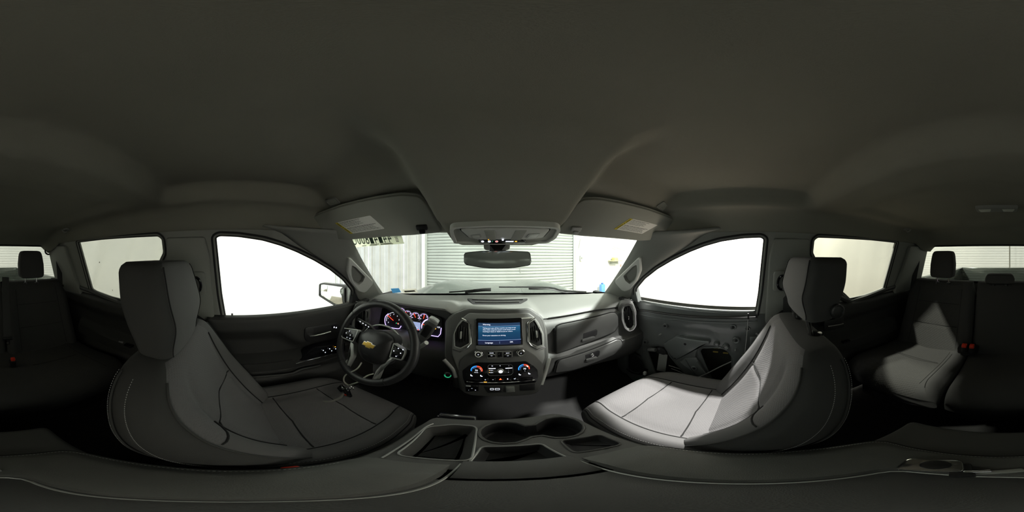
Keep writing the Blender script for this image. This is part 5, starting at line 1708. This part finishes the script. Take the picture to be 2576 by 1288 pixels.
# motor, regulator rail, cables, rods, latch
a, b = fpx([(520, 645)])[0]
mo = obj('window_motor', fbox(FP, a, b, -.016, .055, .045, .03, .008, 3), BLACK, d2)
obj('motor_can', tube([FP.p(*fpx([(350, 625)])[0], -.018), FP.p(*fpx([(440, 635)])[0], -.018)], .014, 14), SILVER, mo)
obj('gear_cover', lathe(FP, [(.024, -.01), (.024, .004), (.018, .007), (.006, .007)], 20, *fpx([(550, 640)])[0]), BLACKM, mo)
obj('regulator_rail', slab(Fr(FP.p(0, 0, -.035), FP.ex, FP.ey), fpx([(470, 700), (590, 715), (560, 935), (440, 910)]), 0, .006, .001), SATIN, d2)
obj('regulator_rail', tube([FP.p(*fpx([(590, 700)])[0], -.03), FP.p(*fpx([(560, 940)])[0], -.03)], .003, 6), CHROME, d2)
wht = mat('grey_white_cable', (.17, .17, .16), .5)
obj('cable', tube(spl([FP.p(a, b, h) for (a, b), h in zip(fpx([(860, 1025), (960, 985), (1130, 910), (1300, 830), (1440, 795)]), (.012, .014, .014, .006, -.02))], 24), .0036, 8), wht, d2)
obj('cable', tube(spl([FP.p(a, b, -.03) for a, b in fpx([(600, 850), (720, 890), (830, 940), (780, 1000)])], 16), .003, 8), wht, d2)
obj('cable', tube(spl([FP.p(a, b, -.04) for a, b in fpx([(620, 900), (700, 930), (820, 985)])], 10), .002, 6), wht, d2)
obj('cable_clip', fbox(FP, *fpx([(880, 1020)])[0], .012, .036, .012, .012, .003, 2), mat('bare_zinc', (.55, .6, .58), .35, .6), d2)
obj('pulley', lathe(FP, [(.022, -.004), (.022, .008), (.018, .010), (.012, .006), (.006, .010)], 22, *fpx([(960, 1035)])[0]), SATIN, d2)
obj('connector', fbox(FP, *fpx([(345, 905)])[0], .02, .018, .030, .02, .004, 2), mat('white_connector', (.85, .85, .85), .4), d2)
obj('connector_wire', tube(spl([FP.p(a, b, .012) for a, b in fpx([(345, 905), (300, 950), (270, 980), (200, 1000)])], 10), .003, 6), mat('green_wire', (.05, .14, .12), .6), d2)
obj('lock_rod', tube([FP.p(*fpx([(1660, 175)])[0], .016), FP.p(*fpx([(1640, 430)])[0], .014), FP.p(*fpx([(1618, 650)])[0], .008)], .0018, 6), SATIN, d2)
obj('lock_pin', tube([FP.p(*fpx([(1660, 205)])[0], .016), FP.p(*fpx([(1660, 135)])[0], .016)], .0045, 8), BLACK, d2)
obj('latch_plate', slab(FP, rpoly(fpx([(1680, 440), (1790, 440), (1790, 640), (1690, 640)]), .004, 2), .002, .012, .003), BAREMET, d2)
obj('latch', fbox(FP, *fpx([(1630, 685)])[0], .010, .034, .022, .014, .004, 2), mat('yellow_zinc', (.30, .32, .22), .4, .6), d2)
obj('foam_block', slab(Fr(FP.p(0, 0, -.10), FP.ex, FP.ey), fpx([(1030, 600), (1320, 600), (1460, 700), (1030, 640)]), 0, .02, .003), CREAM, d2)
obj('glass_channel', tube([FP.p(*fpx([(1010, 660)])[0], -.085), FP.p(*fpx([(1470, 712)])[0], -.085)], (.008, .006), 8), CHROME, d2)
obj('foam_tab', fbox(FP, *fpx([(1190, 750)])[0], -.095, .03, .010, .006, .002), mat('ochre_foam', (.35, .26, .05), .8), d2)
obj('foam_tab', fbox(FP, *fpx([(1335, 768)])[0], -.095, .03, .010, .006, .002), mat('ochre_foam', (.35, .26, .05), .8), d2)
sp3 = FP.px(1591, 915)
obj('speaker_bowl', lathe(FP, [(.118, -.012), (.112, -.035), (.07, -.075), (.02, -.085)], 28, *sp3), BLACKM, d2)
obj('speaker_rim', tube([FP.p(a, b, .002) for a, b in circ(sp3[0], sp3[1], .088, 30, .098)], .005, 8, True), BLACKM, d2)
obj('front_jamb', box((.80, .78, -.62), (.05, .10, .70), .02, 3), BAREMET, d2)
obj('hinge_corner', loft([[V3((.797, y, z)) for y, z in ((.62, -.30), (.92, -.30), (.80, -.10), (.66, -.15))], [V3((.770, y, z)) for y, z in ((.63, -.295), (.90, -.295), (.79, -.12), (.67, -.16))]]), BAREMET, d2, smooth=False)
for u, v in ((1576, 745), (1568, 740)):
    obj('corner_bolt', lathe(Fr(at(u, v, x=.768), (0, -1, 0), (0, 0, 1)), [(.007, -.004), (.007, .003), (.003, .005)], 12), SATIN, d2)

# ---- B pillar lower covers, rear doors
def card_rear(y, z):
    d = .012 + .030 * sstep(-.42, -.36, z) * sstep(-.27, -.31, z)
    d += .065 * sstep(-.50, -.53, z) * sstep(-.63, -.60, z) * sstep(-1.05, -.98, y) * sstep(-.30, -.38, y)
    d += .03 * sstep(-.62, -.72, z)
    return d
for left in (True, False):
    s = -1 if left else 1
    o = obj('trim_5' if left else 'trim_6', cardgrid(-.38, -.115, -1.04, -.28, lambda y, z: .022 + .02 * math.sin(PI * (y + .38) / .265), left, 14, 10), BLACKM, solid=.012, soff=1)
    tag(o, 'black lower pillar cover behind the ' + ('driver' if left else 'passenger') + ' seat', 'pillar trim', kind='structure')
    dr_ = thing('door_3' if left else 'door_4', 'black ' + ('left' if left else 'right') + ' rear door panel with armrest and grab handle', 'door', (s * .8, -.8, -1.0), kind='structure')
    obj('door_card', cardgrid(-1.42, -.37, -1.04, -.275, card_rear, left, 50, 60), DOORCARD, dr_, solid=.012, soff=1)
    obj('belt_pad', tube([V3((s * wx(z) * .985, y, z)) for y, z in [(s2[0], FL.p(s2[0], s2[1]).z) for s2 in FL.pl([(205, 722), (231, 731), (280, 752), (318, 764), (350, 748)])]], .018, 8), DOORPAD, dr_)
    h0, h1 = at(258, 846, x=-.735), at(312, 862, x=-.735)
    if not left:
        h0.x, h1.x = .735, .735
    obj('grab_handle', tube([h0 + V3((0, 0, -.012)), h0, h1, h1 + V3((0, 0, -.012))], (.010, .014), 10, flat=(s, 0, 0)), SILVER if left else BLACK, dr_)
    h2, h3 = at(244, 848, x=-.73), at(268, 868, x=-.73)
    obj('pull_trim', tube([V3((s * .735, h2.y, h2.z - .01)), V3((s * .735, h3.y, h3.z))], .004, 6), SATIN, dr_)
    hd_ = V3((s * .745, -.30 - .16, -.40))
    hb3 = obj('handle_bezel', box(hd_, (.016, .13, .07), .008, 2), BLACK, dr_)
    obj('inner_handle', tube([hd_ + V3((-s * .012, .045, 0)), hd_ + V3((-s * .018, -.05, -.004))], .005, 8), CHROME, dr_)
    obj('window_switch', box((s * .715, -.52, -.525), (.03, .05, .012), .004, 2), GLOSSBLK, dr_)

# ================================================================== REAR BENCH
rb = thing('rear_bench', 'dark grey cloth rear bench with split cushions', 'rear seat', (0, -.85, -1.04))
def back_part(x0, x1, bol, name='backrest'):
    cx_, w_ = (x0 + x1) / 2, (x1 - x0) / 2
    zb, zt = -.68, -.195
    rings = []; N = 48; Q = 40
    for i in range(Q + 1):
        q = i / Q
        z = zb + (zt - zb) * q
        yc = -1.03 - .42 * (z + .66)
        d = .06
        e = 1.0 if q < .9 else math.sqrt(max(.03, 1 - ((q - .9) / .105) ** 2)) * .5 + .5
        R = []
        for k in range(N):
            th = 2 * PI * k / N
            x = w_ * (1 - .10 * sstep(.75, 1, q) * (1 if bol else .3)) * sgnp(math.cos(th), .25); y = d * e * sgnp(math.sin(th), .4)
            u = abs(x) / w_
            if math.sin(th) > 0 and bol:
                y += .028 * sstep(.60, .82, u) * (1 - .4 * sstep(.9, 1, u)) * sstep(1, .7, q)
                y -= .005 * bump(u, .64, .05)
                for qs in (.36, .68):
                    y -= .005 * bump(q, qs, .014) * sstep(.66, .6, u)
            R.append(V3((cx_ + x, yc + y, z)))
        rings.append(R)
    Vv, F = loft(rings)
    mi = []
    for f in F:
        c = sum((Vv[i] for i in f), V3()) / len(f)
        th = 2 * PI * ((f[0] % N) + .5) / N
        mi.append(0 if (bol and len(f) == 4 and math.sin(th) > 0 and abs(c.x - cx_) / w_ < .63) else 1)
    o = obj(name, (Vv, F, mi), [FABREAR, FABREARB], rb, autos=60)
    if bol:
        for qs in (.36, .68):
            z = zb + (zt - zb) * qs
            y = -1.03 - .42 * (z + .66) + .06
            obj('seam', tube([V3((cx_ + w_ * u, y - .003, z)) for u in [-.6 + .12 * i for i in range(11)]], .0016, 5), SEAM, o)
        for sgn in (-1, 1):
            P = []
            for i in range(20):
                z = zb + (zt - zb) * (.05 + .85 * i / 19)
                P.append(V3((cx_ + sgn * w_ * .64, -1.03 - .42 * (z + .66) + .062, z)))
            obj('seam', tube(P, .0016, 5), SEAM, o)
    return o
back_part(.165, .70, True)
back_part(-.70, -.205, True)
back_part(-.20, .16, False, 'middle_backrest')
def cush_part(x0, x1, bols):
    cx_, w_ = (x0 + x1) / 2, (x1 - x0) / 2
    y0, y1 = -1.02, -.525
    rings = []; N = 48; Q = 36
    for i in range(Q + 1):
        q = i / Q
        y = y0 + (y1 - y0) * q
        top = -.665 + .03 * sstep(.2, .9, q); bot = -.80
        e = 1.0 if q < .80 else math.sqrt(max(.0, 1 - ((q - .80) / .205) ** 2))
        R = []
        for k in range(N):
            th = 2 * PI * k / N
            x = w_ * (.96 + .04 * e) * sgnp(math.cos(th), .22); z = (top - bot) / 2 * (.25 + .75 * e) * sgnp(math.sin(th), .35)
            if math.sin(th) > 0:
                for c_, bw in bols:
                    u = (x + cx_ - c_) / bw
                    z -= .014 * (1 - sstep(.75, 1.05, abs(u)))
            R.append(V3((cx_ + x, y + .02 * (1 - (x / w_) ** 2) * sstep(.7, 1, q), (top + bot) / 2 + z - .035 * (1 - e))))
        rings.append(R)
    Vv, F = loft(rings)
    mi = []
    for f in F:
        c = sum((Vv[i] for i in f), V3()) / len(f)
        th = 2 * PI * ((f[0] % N) + .5) / N
        mi.append(0 if len(f) == 4 and math.sin(th) > 0 and any(abs(c.x - c_) < bw * .95 for c_, bw in bols) else 1)
    o = obj('cushion', (Vv, F, mi), [FABREAR, FABREARB], rb, autos=60)
    for c_, bw in bols:
        for yy in (-.78,):
            obj('seam', tube([V3((c_ + bw * u, yy, -.6515)) for u in [-.85 + .17 * i for i in range(11)]], .0015, 5), SEAM, o)
        obj('seam', tube([V3((c_ - bw * .98, y0 + .1 + .37 * i / 12, -.650 + .024 * sstep(.3, .9, (i + 3) / 15))) for i in range(13)], .0015, 5), SEAM, o)
    return o
cush_part(.185, .72, [(.43, .155)])
cush_part(-.72, .18, [(-.43, .155)])
obj('base', box((0, -.80, -.92), (1.36, .40, .22), .02, 2), BLACKM, rb)
for x, z0, z1, w_ in ((.418, -.165, .040, .095), (-.418, -.165, .040, .095), (-.01, -.195, -.128, .105)):
    def hf(p, z0=z0, z1=z1):
        k = (p.z + (z1 - z0) / 2) / (z1 - z0)
        return V3((p.x * (1.0 - .12 * sstep(.5, 1, k)), p.y - .03 * (k - .5), p.z))
    h = obj('headrest', pillow((x, -1.175, (z0 + z1) / 2), (w_, .045, (z1 - z0) / 2), .30, .30, 32, 18, hf), FABREARB, rb)
    for sgn in (-1, 1):
        px_ = x + sgn * .045
        obj('headrest_post', tube([(px_, -1.17, z0 + .02), (px_, -1.168, -.215)], .006, 8), CHROME, rb)
        obj('post_collar', lathe(Fr((px_, -1.168, -.205), (1, 0, 0), (0, 1, 0)), [(.014, -.012), (.014, .002), (.008, .005)], 14), BLACK, rb)
# buckles in the gap
fbk = box((.175, -.955, -.628), (.12, .07, .05), .01, 2)
bk_ = obj('buckle_tray', fbk, BLACKM, rb)
for dx in (-.022, .022):
    b0 = obj('buckle', box((.165 + dx, -.925, -.598), (.036, .05, .055), .006, 2), BLACK, rb)
    obj('buckle_button', box((.165 + dx, -.905, -.570), (.028, .030, .022), .004, 2), REDP, b0)
q = at(32, 905, z=-.60)
b0 = obj('buckle', box(q + V3((0, 0, -.025)), (.034, .03, .05), .006, 2), BLACK, rb)
obj('buckle_button', box(q + V3((.0, .004, .006)), (.022, .018, .024), .004, 2), REDP, b0)

# seat belts of the rear bench
def belt(name, lab, P, w, nrm, loc, tongue=True):
    t = thing(name, lab, 'seat belt', loc, 'rear seat belts')
    Q = spl(P, 20)
    obj('webbing', tube(Q, (w, .0012), 8, flat=nrm), BELT, t)
    if tongue:
        e = Q[-1]
        obj('tongue_cover', box(e + V3((0, .006, -.008)), (.060, .016, .022), .006, 2), BLACK, t)
        obj('tongue', ringf(Fr(e + V3((0, .006, -.035)), (1, 0, 0), (0, 0, 1)), rpoly(rect(0, 0, .026, .040), .004), rpoly(rect(0, -.006, .014, .016), .003), -.002, .002), CHROME, t)
    return t
belt('seat_belt', 'grey middle rear belt hanging down the bench back with chrome tongue', [at(14, 697, y=-1.12), at(14, 740, y=-1.06), at(17, 800, y=-.985), at(19, 848, y=-.93)], .024, (0, 1, .3), (-.2, -1.0, -.6))
belt('seat_belt', 'grey belt beside the left rear pillar with chrome tongue', [V3((-.715, -1.30, .02)), V3((-.71, -1.27, -.08)), V3((-.70, -1.235, -.17)), V3((-.685, -1.20, -.245))], .022, (.6, .8, 0), (-.7, -1.2, -.3))
belt('seat_belt', 'grey belt beside the right rear pillar', [V3((.715, -1.30, .02)), V3((.71, -1.27, -.08)), V3((.71, -1.235, -.17)), V3((.715, -1.20, -.32))], .022, (-.6, .8, 0), (.7, -1.2, -.3), False)
for sx in (-1, 1):
    o = obj('trim_7' if sx < 0 else 'trim_8', join(box((sx * .715, -1.315, .03), (.05, .05, .07), .012, 3), tube([V3((sx * .70, -1.29, .015)), V3((sx * .735, -1.29, .015))], .008, 8)), BLACK)
    tag(o, 'black belt guide on the ' + ('left' if sx < 0 else 'right') + ' rear pillar', 'belt guide', kind='structure')
# front belts running down the B pillars
for sx in (-1, 1):
    P = [V3((sx * .735, -.20, -.085)), V3((sx * .745, -.20, -.30)), V3((sx * .755, -.195, -.60)), V3((sx * .757, -.18, -.95))]
    t = thing('seat_belt', 'dark belt running down the pillar behind the ' + ('driver' if sx < 0 else 'passenger') + ' seat', 'seat belt', (sx * .755, -.18, -.95), 'front seat belts')
    obj('webbing', tube(spl(P, 16), (.024, .0012), 8, flat=(-sx, .15, 0)), BELT, t)
    obj('stop_button', lathe(Fr(P[1] + V3((-sx * .003, 0, 0)), (0, 1, 0) if sx < 0 else (0, -1, 0), (0, 0, 1)), [(.006, -.001), (.006, .002), (.003, .003)], 10), BLACK, t)
# round suction gauge in the corner of the back window
rg = thing('round_sensor', 'small round black sensor stuck in the corner of the back window', 'sensor', at(122, 631, y=-1.40))
c = at(122, 631, y=-1.405)
fr_ = Fr(c, (-1, 0, 0), (0, 0, 1))
obj('ring', tube([fr_.p(a, b, 0) for a, b in circ(0, 0, .034, 24)], .008, 8, True), BLACK, rg)
obj('disc', lathe(fr_, [(.020, -.006), (.020, .004), (.012, .006)], 20), mat('olive_disc', (.22, .22, .16), .5), rg)
obj('hub', lathe(fr_, [(.010, .004), (.009, .010), (.004, .011)], 14), BLACK, rg)

# ================================================================== OUTSIDE MIRROR, STICKERS, WIPERS
mr = thing('side_mirror', 'wet black driver side mirror outside the window', 'side mirror', (-1.0, .72, -.35))
FMr = Fr((-1.05, .70, -.23), (.93, .36, 0), (0, .05, 1))
if FMr.n.y > 0:
    FMr = Fr(FMr.o, (-.93, -.36, 0), (0, .05, 1))
MO2 = rpoly(FMr.pl([(804, 714), (812, 712), (862, 718), (868, 722), (868, 764), (860, 770), (843, 769), (803, 744)]), .012, 3)
obj('glass', slab(FMr, inset(MO2, .008), -.004, .002, .001), MIRR, mr)
obj('rim', ringf(FMr, MO2, inset(MO2, .009), -.01, .008), mat('wet_black', (.02, .02, .02), .15, bump=(160, 1.0)), mr)
obj('blind_spot_glass', slab(FMr, rpoly(FMr.pl([(808, 716), (824, 718), (823, 734), (807, 731)], .002), .006), .001, .004, .001), MIRR, mr)
obj('housing', loft([[FMr.p(a, b, h) for a, b in inset(MO2, d)] for d, h in ((-.002, -.002), (-.006, -.03), (.004, -.09), (.04, -.14))]), mat('wet_black', (.02, .02, .02), .15), mr)
q0 = FMr.p(*FMr.px(866, 745), -.05)
obj('arm', loft([[q0 + V3((0, dy, dz)) for dy, dz in ((-.03, -.05), (.05, -.05), (.05, .05), (-.03, .05))], [V3((-.83, .74 + dy, -.24 + dz)) for dy, dz in ((-.05, -.055), (.07, -.055), (.07, .06), (-.05, .06))]]), mat('wet_black', (.02, .02, .02), .15), mr, smooth=False)

FT = Fr(ws(-.62, .88), ws(-.45, .88) - ws(-.8, .88), ws(-.62, .98) - ws(-.62, .78))
if FT.n.y > 0:
    FT = Fr(FT.o, -FT.ex, FT.ey)
tg = [(868, 592), (1006, 584), (1017, 613), (880, 624)]
stk = thing('vehicle_tag', 'white paper tag with green reversed digits behind the windshield top', 'tag', ws(-.62, .85))
T4 = FT.pl(tg, .004)
obj('paper', slab(FT, T4, .002, .0034), tarp_mat('tag_paper', (.88, .90, .80), .85), stk, smooth=False)
# reversed characters, drawn by stretching lettering between the tag's corners
def tagtext(s, s0, s1, t0, t1, h):
    F0 = Fr((0, 0, 0), (1, 0, 0), (0, 1, 0))
    V, F = text(F0, s, 0, 0, 1.0, 0)
    xa, xb = min(v.x for v in V), max(v.x for v in V)
    ya, yb = min(v.y for v in V), max(v.y for v in V)
    out = []
    for v in V:
        a = (xb - v.x) / (xb - xa); b = (yb - v.y) / (yb - ya)
        p = bil(T4, s0 + (s1 - s0) * a, t0 + (t1 - t0) * b)
        out.append(FT.p(p[0], p[1], h))
    return out, F
chars = '44141800CX'
W_ = .80 / len(chars)
for i, ch in enumerate(chars):
    s0 = .03 + W_ * (len(chars) - 1 - i)
    obj('tag_digit', tagtext(ch, s0 + .008, s0 + W_ - .008, .02, .80, .0037), GREENINK, stk, smooth=False)
obj('tag_print', join(*[slab(FT, [bil(T4, a, b), bil(T4, a + w_, b), bil(T4, a + w_, b + .045), bil(T4, a, b + .045)], .0034, .0038) for a, b, w_ in ((.42, .85, .16), (.60, .84, .20), (.26, .90, .08), (.40, .92, .14), (.60, .91, .22), (.88, .25, .05), (.88, .38, .05), (.88, .5, .05), (.88, .62, .05), (.88, .74, .05))]), INK, stk, smooth=False, kind='stuff')
FB = Fr(ws(-.55, .02), ws(-.4, .02) - ws(-.7, .02), ws(-.55, .1) - ws(-.55, 0))
if FB.n.y > 0:
    FB = Fr(FB.o, -FB.ex, FB.ey)
o = obj('inspection_sticker', slab(FB, FB.pl([(983, 726), (1003, 725), (1009, 735), (988, 737)], .004), .003, .0045), tarp_mat('blue_sticker_film', (.25, .48, .68), .8), smooth=False)
tag(o, 'pale blue sticker at the lower left of the windshield', 'sticker')
vp = thing('number_plate_tag', 'small white number plate strip behind the windshield base', 'tag', ws(-.5, .03))
VP4 = FB.pl([(1010, 728), (1046, 726), (1052, 735), (1016, 738)], .004)
obj('plate', slab(FB, VP4, .003, .0045), tarp_mat('plate_paper', (.85, .83, .78), .8), vp, smooth=False)
obj('plate_print', slab(FB, [bil(VP4, .12, .35), bil(VP4, .85, .35), bil(VP4, .85, .75), bil(VP4, .12, .75)], .0045, .005), mat('tan_ink', (.35, .32, .28), .8), vp, smooth=False)
for i, pts in enumerate(([(1130, 735), (1170, 732), (1212, 727), (1235, 726)], [(1255, 722), (1330, 722), (1385, 723), (1412, 730), (1440, 732), (1475, 734)])):
    P = []
    for u, v in pts:
        d = ray(u, v)
        tt = (1.16 - .10 * abs(u - 1234) / 240) / d.y
        P.append(EYE + d * tt)
    wp = thing('wiper', ['black wiper folded at the windshield base ahead of the screen', 'long black wiper at the windshield base ahead of the glove box'][i], 'wiper', P[0])
    obj('arm', tube(spl(P, 16), (.006, .004), 8), BLACKM, wp)
    obj('blade', tube([p + V3((0, .0, -.012)) for p in spl(P[1:], 12)], (.003, .008), 6), RUBBER, wp)

# kick panels closing the footwells
for sx in (-1, 1):
    o = obj('trim_9' if sx < 0 else 'trim_10', box((sx * .815, .98, -.70), (.05, .34, .80), .02, 2), BLACKM)
    tag(o, 'black kick panel in the ' + ('driver' if sx < 0 else 'passenger') + ' footwell', 'panel', kind='structure')
